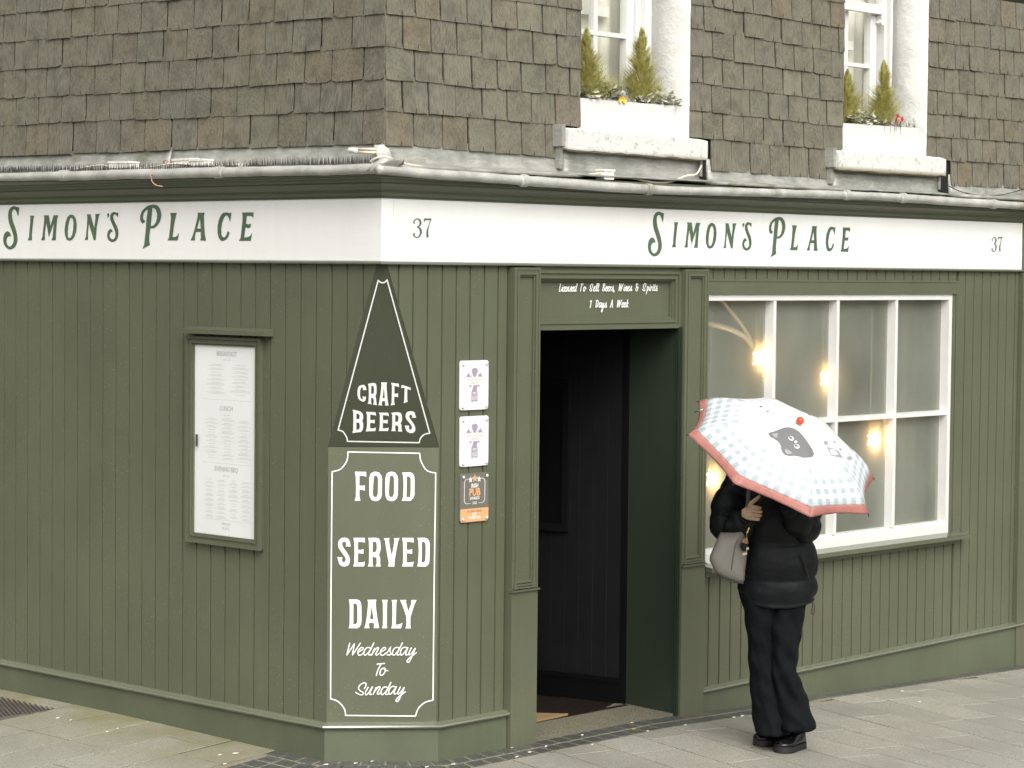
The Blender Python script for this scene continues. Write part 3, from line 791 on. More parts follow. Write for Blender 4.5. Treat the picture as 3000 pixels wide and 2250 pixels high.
pilaster(.873, 1.065, PO); pilaster(2.212, 2.410, PO)

# ================================================================== DOORWAY
door = thing('doorway', 'open pub doorway with panelled head, between the two pilasters', 'doorway', (1.64, 0, 0))
ZH = HR(1583, 969, .0).z
x0, x1 = 1.065, 2.212
mb = MB(); mb.box(RP, x0, x1, ZH+.01, 2.40, -.09, -.028); mb.build('head_panel', 'green', door)
mb = MB()
for i0, w_, oo in ((0, .016, .010), (.016, .014, .002), (.030, .012, .008), (.042, .010, -.006), (.052, .006, -.014)):
    a, b, t, bt = x0+i0*.3, x1-i0, 2.385-i0, ZH+.002+i0*1.0
    mb.box(RP, a, a+w_*.4, bt, t, -.03, oo); mb.box(RP, b-w_, b, bt, t, -.03, oo)
    mb.box(RP, a+w_*.4, b-w_, t-w_, t, -.03, oo-.0003); mb.box(RP, a+w_*.4, b-w_, bt, bt+w_, -.03, oo+.0004)
mb.build('head_moulding', 'green', door)
mb = MB(); mb.box(RP, x0, x1, 2.385, 2.401, -.05, .004); mb.build('head_top_rail', 'green', door)
# reveals of the porch
XJ = 2.208
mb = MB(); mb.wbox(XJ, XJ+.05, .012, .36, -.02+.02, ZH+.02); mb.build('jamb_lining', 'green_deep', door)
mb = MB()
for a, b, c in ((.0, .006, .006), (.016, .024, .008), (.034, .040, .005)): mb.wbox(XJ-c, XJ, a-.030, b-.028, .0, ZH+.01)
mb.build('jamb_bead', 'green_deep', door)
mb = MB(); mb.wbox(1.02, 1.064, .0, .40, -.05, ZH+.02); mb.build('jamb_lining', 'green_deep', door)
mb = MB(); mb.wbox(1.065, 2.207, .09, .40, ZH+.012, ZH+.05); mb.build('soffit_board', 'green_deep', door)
# threshold
pts = [on_ground(1577, 2176), on_ground(1762, 2146), on_ground(1924, 2108), on_ground(1972, 2089)]
thr_o = [(1.05, -.012), (1.56, -.018), (2.10, -.012), (2.215, .0)]
thr_i = [(1.05, .300), (1.50, .300), (1.86, .30), (2.02, .33), (2.206, .40)]
poly = thr_o + thr_i[::-1]
MB().loft([[Vector((*q, -.05)) for q in poly], [Vector((*q, .008 + .03*max(0, q[1]))) for q in poly]]).build('threshold', 'concrete', door)
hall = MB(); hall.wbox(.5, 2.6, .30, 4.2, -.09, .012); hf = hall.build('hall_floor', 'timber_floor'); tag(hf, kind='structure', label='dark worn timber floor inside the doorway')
mb = MB()
for k in range(5): mb.wbox(.9, 2.195, .30+k*.085, .382+k*.085, .0125, .018+.001*(k % 2))
mb.build('floor_board', 'timber_floor', hf)
mat_ = MB(); q = [on_ground(1500, 2084), on_ground(1662, 2088), on_ground(1577, 2110), on_ground(1440, 2150)]
q = [(1.35, .42), (1.83, .60), (1.55, .98), (1.1, .9)]
q = [HZ(1480, 2086, .03), HZ(1664, 2090, .03), HZ(1577, 2109, .03), HZ(1440, 2130, .03)]
mb = MB(); mb.loft([[a - Vector((0, 0, .01)) for a in q], [a for a in q]]); tag(mb.build('doormat', 'coir', base=(q[0].x, q[0].y, .02)), 'tan coir doormat just inside the dark doorway', 'doormat')
# boarded wall of the hall, receding from the right jamb
wa = HZ(1857, 2040, .06); wa = Vector((2.19, .37, 0)); wb = wa + (Vector((-.115, .60, 0)).normalized())*2.6
wd = (wb-wa).normalized(); wn_ = Vector((-wd.y, wd.x, 0));
if wn_.x > 0: wn_ = -wn_
def IW(u, v, o=0): p = wa + wd*u + wn_*o; return Vector((p.x, p.y, v))
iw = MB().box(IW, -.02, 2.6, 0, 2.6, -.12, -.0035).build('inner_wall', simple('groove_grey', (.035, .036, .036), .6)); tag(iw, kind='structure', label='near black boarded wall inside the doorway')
k = 0; uu = 0.0
while uu < 2.4:
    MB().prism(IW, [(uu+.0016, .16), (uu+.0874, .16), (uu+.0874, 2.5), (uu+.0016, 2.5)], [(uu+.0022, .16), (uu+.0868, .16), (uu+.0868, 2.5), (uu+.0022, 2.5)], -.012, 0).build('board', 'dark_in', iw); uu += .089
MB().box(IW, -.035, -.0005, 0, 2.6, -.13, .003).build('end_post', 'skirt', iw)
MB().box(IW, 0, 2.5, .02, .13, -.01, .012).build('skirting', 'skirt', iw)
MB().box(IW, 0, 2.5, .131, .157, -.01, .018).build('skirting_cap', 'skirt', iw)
M['frame_dim'] = simple('frame_dim', (.0055, .0055, .006), .5, spec=.3)
nb = thing('wall_panel_frame', 'dark framed panel hung on the black boarded wall inside the doorway', 'wall panel', IW(.7, 1.4, 0))
MB().box(IW, .36, 1.3, .98, 1.75, .001, .012).build('panel', 'skirt', nb)
mb = MB(); mb.box(IW, .33, .37, .94, 1.79, .001, .022); mb.box(IW, .37, 1.3, .94, .98, .001, .022); mb.box(IW, .37, 1.3, 1.75, 1.79, .001, .022); mb.build('frame', 'frame_dim', nb)
# the rest of the building's shell so that inside is dark
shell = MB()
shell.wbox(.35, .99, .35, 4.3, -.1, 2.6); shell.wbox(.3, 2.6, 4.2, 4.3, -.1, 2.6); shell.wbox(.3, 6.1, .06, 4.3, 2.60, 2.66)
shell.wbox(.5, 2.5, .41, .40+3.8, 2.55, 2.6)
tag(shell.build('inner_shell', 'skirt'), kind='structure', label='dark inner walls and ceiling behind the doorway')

# ================================================================== FASCIA SIGNS
def letters(parent, zo, shapes, hitf, off, mat, xf=None):
    for s in shapes: decal('letter', [s], hitf, off, mat, parent, zo, xf)
LA = [[[(312,152),(297,293),(288,288),(275,240),(255,200),(232,182),(210,190),(196,215),(190,260),(198,330),(215,395),(240,460),(262,530),(278,600),(284,660),(278,720),(255,775),(220,815),(185,830),(150,832),(105,810),(70,765),(53,705),(52,650),(65,590),(90,552),(120,538),(150,550),(170,585),(178,625),(160,615),(135,622),(115,645),(104,680),(105,720),(118,760),(145,785),(170,783),(195,760),(215,720),(222,670),(218,620),(200,555),(175,485),(150,420),(135,350),(130,280),(140,205),(170,155),(210,133),(240,133),(270,145),(300,153)]],
 [[(485,287),(555,287),(540,340),(515,600),(518,684),(448,684),(468,640),(490,380),(492,310)]],
 [[(705,281),(790,279),(818,450),(868,279),(946,279),(925,340),(905,600),(905,684),(832,685),(850,640),(872,410),(790,635),(750,400),(728,560),(724,683),(664,683),(685,630),(712,400),(718,310)]],
 [[(1160,268),(1200,285),(1230,340),(1243,430),(1235,540),(1205,630),(1165,680),(1120,692),(1080,675),(1052,600),(1045,510),(1060,400),(1090,310),(1125,275)],[(1157,318),(1180,340),(1190,400),(1185,500),(1170,590),(1145,640),(1118,652),(1100,625),(1097,560),(1105,450),(1122,370),(1140,328)]],
 [[(1405,265),(1465,263),(1527,488),(1545,330),(1543,262),(1616,256),(1597,310),(1570,450),(1550,681),(1518,682),(1440,420),(1425,560),(1424,679),(1370,679),(1390,630),(1408,450),(1414,300)]],
 [[(1755,245),(1770,262),(1768,290),(1750,318),(1732,329),(1745,300),(1735,280),(1738,255)]],
 [[(1917,235),(1910,313),(1898,300),(1880,275),(1858,266),(1838,280),(1832,310),(1845,355),(1870,410),(1900,470),(1916,530),(1918,600),(1905,655),(1880,690),(1840,710),(1800,710),(1760,685),(1738,640),(1735,590),(1750,535),(1775,507),(1800,502),(1818,520),(1825,552),(1805,548),(1785,570),(1774,600),(1782,640),(1810,668),(1840,668),(1862,640),(1870,600),(1866,550),(1845,490),(1810,410),(1785,350),(1783,290),(1805,245),(1835,228),(1865,228),(1895,240)]]]
LB = [[[(330,105),(390,118),(435,170),(457,250),(455,310),(430,390),(390,450),(340,487),(278,493),(262,620),(262,710),(274,757),(150,823),(180,750),(205,500),(215,350),(238,188),(200,205),(170,250),(158,310),(170,355),(198,370),(180,400),(150,414),(125,390),(112,340),(115,280),(140,215),(190,160),(250,120)],[(312,158),(285,455),(330,445),(365,400),(385,330),(388,260),(370,195),(340,165)]],
 [[(600,241),(707,241),(690,300),(665,420),(638,632),(680,632),(715,610),(738,568),(743,580),(720,686),(557,686),(580,640),(600,470),(614,310)]],
 [[(1045,238),(1161,238),(1147,280),(1150,420),(1163,600),(1182,691),(1087,687),(1097,640),(1095,548),(1018,548),(1000,620),(1003,685),(927,685),(955,635),(1000,490),(1045,300)],[(1082,330),(1095,495),(1037,495),(1060,410)]],
 [[(1592,235),(1574,377),(1565,375),(1550,325),(1525,282),(1500,285),(1470,320),(1442,400),(1427,500),(1430,590),(1448,630),(1475,638),(1505,615),(1522,570),(1530,540),(1564,558),(1545,620),(1510,670),(1460,696),(1420,690),(1385,640),(1367,560),(1367,460),(1385,360),(1420,280),(1460,240),(1510,232),(1560,245)]],
 [[(1765,235),(1951,232),(1946,330),(1930,300),(1900,290),(1842,290),(1830,420),(1870,428),(1911,412),(1905,460),(1880,490),(1820,475),(1798,640),(1850,635),(1895,615),(1920,572),(1926,575),(1905,694),(1714,693),(1740,650),(1757,500),(1772,350),(1772,270)]]]
FO = .012
sgl = thing('fascia_sign', 'long white fascia sign with green lettering and no house number, on the left-hand wall', 'shop sign', (0, 1.6, 2.57), 'white fascia signs')
mb = MB(); mb.prism(LP, [(-FO+.0007, 2.4215), (YE, 2.4215), (YE, 2.7135), (-FO+.0007, 2.7135)], [(-FO+.0007, 2.4215), (YE, 2.4215), (YE, 2.7135), (-FO+.0007, 2.7135)], -.02, FO); mb.build('sign_board', 'white', sgl)
letters(sgl, (0, 580, 5.53), LA, HL, FO+.002, 'letter_green'); letters(sgl, (390, 580, 5.53), LB, HL, FO+.002, 'letter_green')
sgr = thing('fascia_sign', 'long white fascia sign with green lettering between two 37 numbers, above the door and window', 'shop sign', (2.8, 0, 2.57), 'white fascia signs')
mb = MB(); mb.prism(RP, [(-FO+.0005, 2.4212), (XE, 2.4212), (XE, 2.7132), (-FO+.0005, 2.7132)], [(-FO+.0005, 2.4212), (XE, 2.4212), (XE, 2.7132), (-FO+.0005, 2.7132)], -.02, FO); mb.build('sign_board', 'white', sgr)
yS, yE = HL(9, 700, FO).y, HL(743, 660, FO).y; xS, xE2 = HR(1896, 720, FO).x, HR(2490, 660, FO).x; kk = (xE2-xS)/(yS-yE)
dzv = -.006
MB().box(RP, .062, .0645, 2.422, 2.713, FO-.002, FO+.0009).build('board_joint', 'pale_grey', sgr)
MB().box(RP, 2.92, 2.9218, 2.422, 2.713, FO-.002, FO+.0007).build('board_joint', 'pale_grey', sgr)
xfr = lambda q: Vector((xS + (yS-q.y)*kk, q.x, q.z+dzv))
letters(sgr, (0, 580, 5.53), LA, HL, FO+.002, 'letter_green', xfr); letters(sgr, (390, 580, 5.53), LB, HL, FO+.002, 'letter_green', xfr)
n37 = [[(413,1262,5),(409,1249,8),(424,1233,5),(441,1238,8),(447,1257,11),(440,1272,7),(427,1278,4)],[(427,1279,4),(443,1286,8),(449,1308,12),(440,1330,8),(425,1337,5),(410,1326,7),(412,1313,11)]]
n7 = [[(467,1251,3),(470,1236,10)],[(468,1235,10),(507,1235,9)],[(507,1233,4),(493,1270,5),(485,1305,10),(487,1335,13)]]
strokes_mesh('house_number_three', n37, HR, FO+.002, 'letter_green', sgr, (1000, 0, 1.923), 6, cap=False)
strokes_mesh('house_number_seven', n7, HR, FO+.002, 'letter_green', sgr, (1000, 0, 1.923), 6, cap=False)
dxn = HR(2906, 712, FO).x - HR(1000+408/1.923, 640, FO).x
xfn = lambda q: Vector((q.x+dxn, q.y, q.z-.004))
strokes_mesh('house_number_three', n37, HR, FO+.002, 'letter_green', sgr, (1000, 0, 1.923), 6, cap=False, xform=xfn)
strokes_mesh('house_number_seven', n7, HR, FO+.002, 'letter_green', sgr, (1000, 0, 1.923), 6, cap=False, xform=xfn)

# ================================================================== PAINTED CORNER SIGNS
cb = thing('painted_sign', 'white craft beers lettering with an outline on the dark triangle at the corner', 'painted sign', tuple((TC+TD)/2))
Z3 = (1000, 1100, 8.732)
CR = [[[(550,377),(556,330),(535,300),(505,320),(480,390),(478,480),(490,570),(520,608),(550,610),(552,580),(540,535),(637,548),(620,620),(598,660),(555,672),(490,645),(430,590),(410,500),(412,400),(428,310),(470,262),(545,238),(600,250),(628,300),(648,372)]],
 [[(682,215),(770,195),(840,190),(880,210),(900,270),(903,400),(895,480),(870,520),(890,590),(895,680),(910,760),(812,745),(828,700),(830,620),(810,580),(762,572),(762,690),(778,740),(668,718),(695,670),(703,500),(700,300)],[(768,270),(815,268),(830,290),(835,350),(832,440),(810,468),(762,470)]],
 [[(1015,175),(1168,178),(1158,240),(1160,330),(1185,640),(1208,770),(1112,768),(1122,720),(1120,660),(1042,660),(1035,720),(1048,768),(940,762),(965,710),(1000,480),(1020,300),(1025,230)],[(1088,300),(1110,578),(1058,578),(1075,440)]],
 [[(1272,187),(1470,210),(1477,302),(1440,285),(1360,270),(1357,465),(1400,468),(1452,455),(1450,560),(1400,545),(1355,540),(1352,690),(1368,748),(1260,768),(1285,700),(1293,450),(1293,260)]],
 [[(1545,240),(1770,312),(1773,385),(1740,360),(1688,345),(1685,600),(1697,675),(1592,708),(1612,640),(1618,318),(1575,315),(1527,325)]],
 [[(288,875),(400,895),(480,920),(530,955),(558,1020),(558,1100),(535,1165),(558,1220),(560,1320),(548,1380),(520,1430),(490,1448),(400,1457),(280,1475),(302,1400),(308,1150),(305,960)],[(387,975),(440,985),(465,1020),(467,1070),(455,1110),(430,1118),(385,1118)],[(385,1205),(440,1205),(465,1230),(472,1300),(468,1350),(445,1380),(385,1390)]],
 [[(632,928),(875,942),(892,1035),(850,1015),(740,1000),(740,1138),(800,1140),(857,1130),(853,1228),(800,1212),(738,1213),(735,1355),(830,1350),(887,1335),(870,1422),(622,1432),(645,1370),(658,1250),(658,1010)]],
 [[(958,950),(1200,952),(1220,1045),(1180,1025),(1065,1015),(1063,1140),(1130,1143),(1187,1130),(1183,1230),(1130,1217),(1062,1217),(1062,1355),(1150,1352),(1213,1335),(1195,1422),(958,1420),(975,1370),(985,1250),(985,1010)]],
 [[(1275,953),(1400,940),(1470,940),(1520,960),(1548,1010),(1555,1080),(1550,1160),(1515,1222),(1540,1270),(1540,1370),(1558,1435),(1448,1432),(1460,1380),(1455,1310),(1430,1280),(1382,1277),(1378,1370),(1392,1425),(1275,1422),(1297,1360),(1303,1200),(1303,1010)],[(1380,1010),(1430,1015),(1458,1045),(1462,1110),(1450,1170),(1425,1188),(1378,1188)]],
 [[(1915,1080),(1800,1083),(1818,1050),(1805,1010),(1775,1002),(1745,1020),(1738,1060),(1760,1110),(1820,1190),(1870,1270),(1893,1340),(1890,1410),(1860,1455),(1810,1475),(1750,1470),(1690,1440),(1650,1380),(1635,1320),(1618,1282),(1740,1285),(1725,1330),(1735,1375),(1770,1390),(1800,1370),(1808,1320),(1780,1260),(1710,1175),(1660,1110),(1640,1050),(1650,980),(1690,930),(1760,915),(1830,918),(1875,950),(1895,1020)]]]
letters(cb, Z3, CR, HT, .002, 'letter_white')
tri = [(1107.5,821.5),(1121,826),(1134,820)]
fr = [[(1108,821),(990.5,1260)], crom([(990.5,1260),(1004,1264),(1015,1280),(1018,1292)]), [(1018,1293),(1228,1297)], crom([(1228,1297),(1232,1284),(1243,1273),(1259,1269)]), [(1259,1269),(1134,820)], crom([(1134,820),(1127,827),(1119,828.5),(1113,826),(1108,821)])]
strokes_mesh('sign_outline', [list(map(tuple, s)) for s in fr], HT, .0015, 'letter_white', cb, (0, 0, 1), 3.6, cap=True, smooth=False)
fsn = thing('painted_sign', 'white food served daily lettering in an outlined panel, below the dark triangle', 'painted sign', tuple((C1+C2)/2+Vector((0, 0, .9))))
Z4 = (900, 1200, 4.916); Z5 = (960, 1550, 5.53)
sh = lambda lp, dx: [[(a+dx, b) for a, b in q] for q in lp]
Fd = [[[(685,893),(848,897),(852,968),(810,955),(752,952),(752,1095),(800,1098),(832,1090),(830,1168),(800,1158),(752,1155),(752,1250),(767,1313),(682,1313),(700,1250),(703,1100),(698,960)]]]
Oo = [[(985,893),(1035,905),(1068,950),(1078,1000),(1075,1220),(1060,1280),(1020,1313),(970,1318),(925,1300),(897,1250),(893,1150),(895,980),(915,920),(950,898)],[(985,948),(1010,960),(1022,1000),(1018,1210),(1005,1250),(980,1262),(955,1250),(945,1215),(950,1100),(957,990),(965,960)]]
Fd += [Oo, sh(Oo, 231), [[(1365,905),(1480,903),(1515,915),(1540,950),(1547,1020),(1545,1230),(1525,1280),(1485,1315),(1362,1313),(1380,1260),(1388,1100),(1383,960)],[(1435,962),(1470,965),(1490,990),(1490,1150),(1485,1250),(1465,1262),(1430,1262)]]]
letters(fsn, Z4, Fd, HC, .002, 'letter_white')
Ee = [[(415,142),(600,142),(607,220),(560,210),(492,207),(490,335),(540,337),(580,322),(580,403),(540,395),(490,393),(490,542),(560,540),(603,527),(592,606),(413,606),(430,550),(435,380),(430,210)]]
Sv = [[[(375,283),(290,280),(302,250),(292,212),(265,202),(240,215),(235,250),(255,300),(310,375),(345,435),(360,490),(355,550),(330,590),(280,608),(230,602),(190,570),(175,520),(155,453),(240,457),(230,500),(240,530),(262,540),(285,525),(295,490),(280,450),(220,370),(175,300),(167,240),(180,185),(220,148),(275,137),(325,150),(355,190)]],
 Ee, [[(655,143),(780,140),(825,150),(850,190),(860,270),(858,340),(832,415),(850,470),(850,550),(860,607),(775,607),(793,560),(793,480),(775,455),(727,452),(727,560),(740,607),(650,607),(668,550),(672,350),(668,200)],[(730,202),(775,205),(793,235),(797,320),(780,365),(757,375),(727,375)]],
 [[(908,147),(1003,145),(992,180),(1010,300),(1038,435),(1065,300),(1083,190),(1072,147),(1165,145),(1140,200),(1085,500),(1080,608),(980,607),(990,550),(945,300),(930,190)]],
 sh(Ee, 789),
 [[(1453,143),(1570,140),(1615,155),(1645,195),(1655,260),(1650,500),(1640,560),(1605,600),(1585,610),(1450,605),(1465,550),(1475,350),(1468,200)],[(1527,203),(1565,207),(1588,250),(1587,400),(1582,510),(1560,540),(1522,543)]],
 [[(340,1140),(470,1140),(515,1155),(540,1195),(548,1270),(548,1480),(540,1550),(500,1600),(478,1608),(340,1607),(355,1550),(358,1350),(355,1200)],[(418,1205),(455,1207),(480,1240),(482,1400),(480,1510),(460,1538),(415,1545)]],
 [[(645,1145),(790,1143),(780,1190),(782,1260),(800,1420),(835,1605),(745,1605),(752,1570),(745,1520),(672,1520),(668,1570),(680,1605),(592,1607),(615,1540),(640,1380),(652,1240),(655,1190)],[(713,1240),(740,1457),(685,1457),(700,1350)]],
 [[(880,1147),(973,1147),(962,1200),(958,1400),(958,1560),(965,1607),(880,1608),(893,1560),(897,1400),(893,1200)]],
 [[(1035,1148),(1125,1148),(1112,1200),(1107,1400),(1103,1550),(1150,1547),(1212,1520),(1190,1609),(1028,1608),(1043,1560),(1050,1400),(1047,1200)]],
 [[(1172,1148),(1272,1148),(1270,1190),(1307,1335),(1355,1200),(1357,1150),(1440,1150),(1410,1210),(1340,1430),(1340,1560),(1350,1610),(1258,1609),(1275,1560),(1275,1420),(1210,1230)]]]
letters(fsn, Z5, Sv, HC, .002, 'letter_white')
fr = [[(1019.5,1324),(1229.5,1328)], crom([(1229.5,1328),(1233,1350),(1250,1378),(1277,1386)]), [(1276.5,1386),(1275,1500),(1272,1700),(1270,1900),(1268.5,2051)], crom([(1268.5,2051),(1245,2058),(1226,2075),(1217,2098)]), [(1217,2098),(1013,2096)], crom([(1013,2096),(1008,2075),(990,2055),(968,2047)]), [(968.5,2047),(969,1900),(970,1700),(972,1500),(973,1382)], crom([(973,1382),(998,1374),(1016,1350),(1019.5,1324)])]
strokes_mesh('sign_outline', [list(map(tuple, s)) for s in fr], HC, .0015, 'letter_white', fsn, (0, 0, 1), 3.7, cap=True, smooth=False)
Z6 = (980, 1850, 7.9)
sg = {'W': [[(350,275),(285,545)],[(285,545),(460,285)],[(460,285),(415,545)],[(415,545),(600,270)]],
 'e': [[(540,480),(620,440),(665,400),(650,370),(610,380),(560,430),(540,500),(560,545),(610,545),(680,490)]],
 'd': [[(835,392),(790,368),(735,385),(695,440),(680,510),(700,547),(750,525),(830,425)],[(910,265),(820,450),(790,510),(800,545),(850,530)]],
 'n': [[(930,390),(860,550)],[(870,520),(940,420),(1000,370),(1020,390),(980,470),(955,520),(975,550),(1030,510)]],
 's': [[(1170,530),(1230,470),(1300,360)],[(1300,360),(1280,440),(1300,500),(1270,545),(1220,540)],[(1270,545),(1330,520)]],
 'a': [[(1690,388),(1640,366),(1585,378),(1540,430),(1525,510),(1545,547),(1600,510),(1685,405)],[(1700,375),(1650,500),(1660,545),(1700,530)]],
 'y': [[(1780,380),(1720,500),(1730,540),(1770,520),(1870,390)],[(1870,390),(1800,560),(1730,700),(1690,715),(1680,680),(1740,610),(1895,490)]],
 'T': [[(985,755),(1160,740)],[(1075,760),(1000,900),(968,1020)]],
 'o': [[(1140,845),(1080,880),(1050,960),(1065,1010),(1110,1010),(1165,940),(1180,880),(1150,845),(1160,890),(1235,910)]],
 'S': [[(690,1325),(730,1240),(720,1195),(660,1195),(590,1240),(555,1310),(590,1370),(660,1410),(650,1460),(600,1465),(545,1445),(490,1410)]],
 'u': [[(780,1290),(720,1400),(715,1455),(740,1465),(790,1420),(870,1290)],[(880,1285),(820,1410),(820,1460),(860,1450)]]}
mv = lambda L_, dx, dy=0: [[(a+dx, b+dy) for a, b in s] for s in L_]
for nm_, sts in (('script_wednesday', sg['W']+sg['e']+sg['d']+sg['n']+mv(sg['e'], 520)+sg['s']+mv(sg['d'], 660)+sg['a']+sg['y']), ('script_to', sg['T']+sg['o']), ('script_sunday', sg['S']+sg['u']+mv(sg['n'], 35, 905)+mv(sg['d'], 395, 915)+mv(sg['a'], -270, 905)+mv(sg['y'], -255, 905))):
    strokes_mesh(nm_, sts, HC, .002, 'letter_white', fsn, Z6, 26)
# ---- script over the door
cap = 285.
SF = {}
def norm(ch, x0_, base, src=None): SF[ch] = [[((a-x0_)/cap, (base-b)/cap) for a, b in s] for s in (src or sg[ch])]
norm('W', 265, 550); norm('e', 530, 550); norm('d', 670, 550); norm('n', 850, 550); norm('s', 1170, 550); norm('a', 1520, 550); norm('y', 1710, 550); norm('T', 965, 1025); norm('o', 1045, 1020); norm('S', 490, 1470); norm('u', 705, 1470)
SF.update({'L': [[(.45,1),(.1,.05),(.42,.1)]], 'i': [[(.3,.55),(.12,.1),(.3,.05)],[(.38,.75),(.4,.80)]], 'c': [[(.46,.48),(.40,.62),(.22,.52),(.08,.22),(.16,.0),(.34,.03),(.48,.22)]],
 'l': [[(.1,.1),(.45,.9),(.38,1),(.15,.2),(.2,.0),(.38,.12)]], 'B': [[(.3,.95),(.05,.05)],[(.15,.9),(.5,1),(.6,.8),(.25,.55),(.5,.4),(.45,.1),(.05,.03)]],
 'r': [[(.25,.6),(.05,.0)],[(.15,.35),(.4,.6),(.42,.45)]], 'p': [[(.3,.6),(-.05,-.4)],[(.2,.4),(.4,.6),(.5,.35),(.3,.02),(.12,.1)]], 't': [[(.4,.85),(.15,.1),(.35,.05)],[(.15,.6),(.5,.62)]],
 '&': [[(.6,.8),(.4,1),(.2,.8),(.4,.55),(.1,.3),(.2,.0),(.5,.1),(.6,.5)],[(.3,.5),(.75,.5)]], '7': [[(.15,.85),(.5,.95)],[(.5,.95),(.15,0)]],
 'D': [[(.35,.95),(.1,.05)],[(.1,.05),(.45,.15),(.7,.7),(.55,.97),(.15,.9)]], 'A': [[(.0,0),(.5,1)],[(.5,1),(.5,0)],[(.15,.35),(.6,.4)]], 'k': [[(.42,1),(.08,0)],[(.55,.62),(.2,.34)],[(.2,.34),(.5,.0)]], ',': [[(.12,.05),(.02,-.15)]]})
ADV = {'W': 1.0, 'e': .46, 'd': .66, 'n': .62, 's': .46, 'a': .58, 'y': .58, 'T': .62, 'o': .52, 'S': .85, 'u': .5, 'L': .5, 'i': .30, 'c': .42, 'l': .36, 'B': .62, 'r': .38, 'p': .52, 't': .38, '&': .75, '7': .5, 'D': .75, 'A': .65, 'k': .5, ',': .3, ' ': .75}
def script_line(nm_, s, px0, px1, pyb0, pyb1, caph, w):
    tot = sum(ADV[c] for c in s); kx = (px1-px0)/tot; x_ = 0; out = []
    for c in s:
        for st in SF.get(c, []):
            out.append([(px0+(x_+a*.86)*kx, pyb0+(pyb1-pyb0)*(x_/tot) - b*caph) for a, b in st])
        x_ += ADV[c]
    strokes_mesh(nm_, out, HR, -.024, 'letter_white', door, (0, 0, 1), w)
script_line('licence_lettering', 'Licensed To Sell Beers, Wines & Spirits', 1637, 1926, 854, 852, 22, 2.5)
script_line('licence_lettering', '7 Days A Week', 1727, 1841, 901.5, 900, 22, 2.5)

# ================================================================== MENU CASE
mc = thing('menu_case', 'green glazed menu case with white menu sheet on the left-hand wall', 'menu case', tuple(HL(650, 1280, 0)))
MO = .034
a, b = HL(543, 1300, MO).y, HL(760, 1300, MO).y; zt, zb = HL(650, 988, MO).z, HL(650, 1600, MO).z
ga, gb = HL(569, 1300, MO-.012).y, HL(742, 1300, MO-.012).y; gt, gb_ = HL(650, 1012, MO-.012).z, HL(650, 1568, MO-.012).z
mb = MB(); mb.box(LP, b, a, zb, zt, .001, .010); mb.build('case_back', 'green', mc)
mb = MB()
for i0, w_, oo in ((0, .014, MO), (.014, .020, MO-.008), (.034, .008, MO-.002), (.042, .01, MO-.010)):
    A_, B_, T_, Bt = a-i0*.95, b+i0*.95, zt-i0*.8, zb+i0*.95
    mb.box(LP, A_-w_*.9, A_, Bt, T_, .008, oo); mb.box(LP, B_, B_+w_*.9, Bt, T_, .008, oo)
    mb.box(LP, B_+w_*.9, A_-w_*.9, T_-w_*.9, T_, .008, oo-.0004); mb.box(LP, B_+w_*.9, A_-w_*.9, Bt, Bt+w_, .008, oo+.0004)
mb.build('case_frame', 'green', mc)
mb = MB(); ca, cb_ = HL(531, 968, .065).y, HL(773, 980, .065).y; zc_ = HL(531, 963, .065).z
mb.prism(LP, [(cb_, zc_-.024), (ca, zc_-.024), (ca, zc_+.012), (cb_, zc_+.012)], [(cb_, zc_-.022), (ca, zc_-.022), (ca, zc_), (cb_, zc_)], .002, .065); mb.build('case_canopy', 'green', mc)
mb = MB(); mb.box(LP, gb-.01, ga+.01, gb_-.01, gt+.01, .0102, .013); sheet = mb.build('menu_sheet', 'paper', mc)
mb = MB(); mb.box(LP, gb-.01, ga+.01, gb_-.01, gt+.01, MO-.016, MO-.014); mb.build('pane', clear_glass('menu_pane', tint=(1, 1, 1)), mc)
_k = HL(572, 1290, MO)
MB().prism(LP, rrect(_k.y-.007, _k.y+.004, _k.z-.035, _k.z+.035, .004, 3) if 'rrect' in globals() else [(_k.y-.006, _k.z-.03), (_k.y+.004, _k.z-.03), (_k.y+.004, _k.z+.03), (_k.y-.006, _k.z+.03)], [(_k.y-.006, _k.z-.03), (_k.y+.004, _k.z-.03), (_k.y+.004, _k.z+.03), (_k.y-.006, _k.z+.03)], MO-.012, MO-.004).build('latch', 'green_dk', mc)
gc = (ga+gb)/2 - .012; gw = ga-gb
def ml(s, size, z, bold=0, mat='ink', u=None, sx=1): return text('menu_heading', s, size, LP, u if u is not None else gc, z, .0136, mat, mc, bold=bold, flip=-1, sx=sx)
ztp = lambda py: HL(650, py, .014).z
ml('BREAKFAST', .034, ztp(1043), .0003, sx=.88); ml('9:00AM - 12PM', .010, ztp(1056)); ml('LUNCH', .034, ztp(1203), .0003, sx=.88); ml('12PM - 4PM', .010, ztp(1218)); ml('EVENING BBQ', .034, ztp(1381), .0003, sx=.82); ml('4PM - 9PM', .010, ztp(1396))
ml("SIMON'S", .018, ztp(1538)); ml('PLACE', .018, ztp(1551))
mb = MB()
for (y0_, y1_, cols) in ((1068, 1158, 2), (1226, 1350, 3), (1406, 1515, 4)):
    for c in range(cols):
        cw = gw*.82/cols; uc = ga - gw*.12 - cw*(c+.5) - gw*.02
        py = y0_ + rnd(0, 4)
        while py < y1_:
            for ln in range(random.choice([1, 2, 2, 3])):
                w_ = cw*(rnd(.35, .5) if ln == 0 else rnd(.6, .86)); z = ztp(py)
                mb.add([LP(uc-w_/2, z, .0134), LP(uc+w_/2, z, .0134), LP(uc+w_/2, z+.0022, .0134), LP(uc-w_/2, z+.0022, .0134)], [(0, 1, 2, 3)])
                py += 3.6
            py += 4
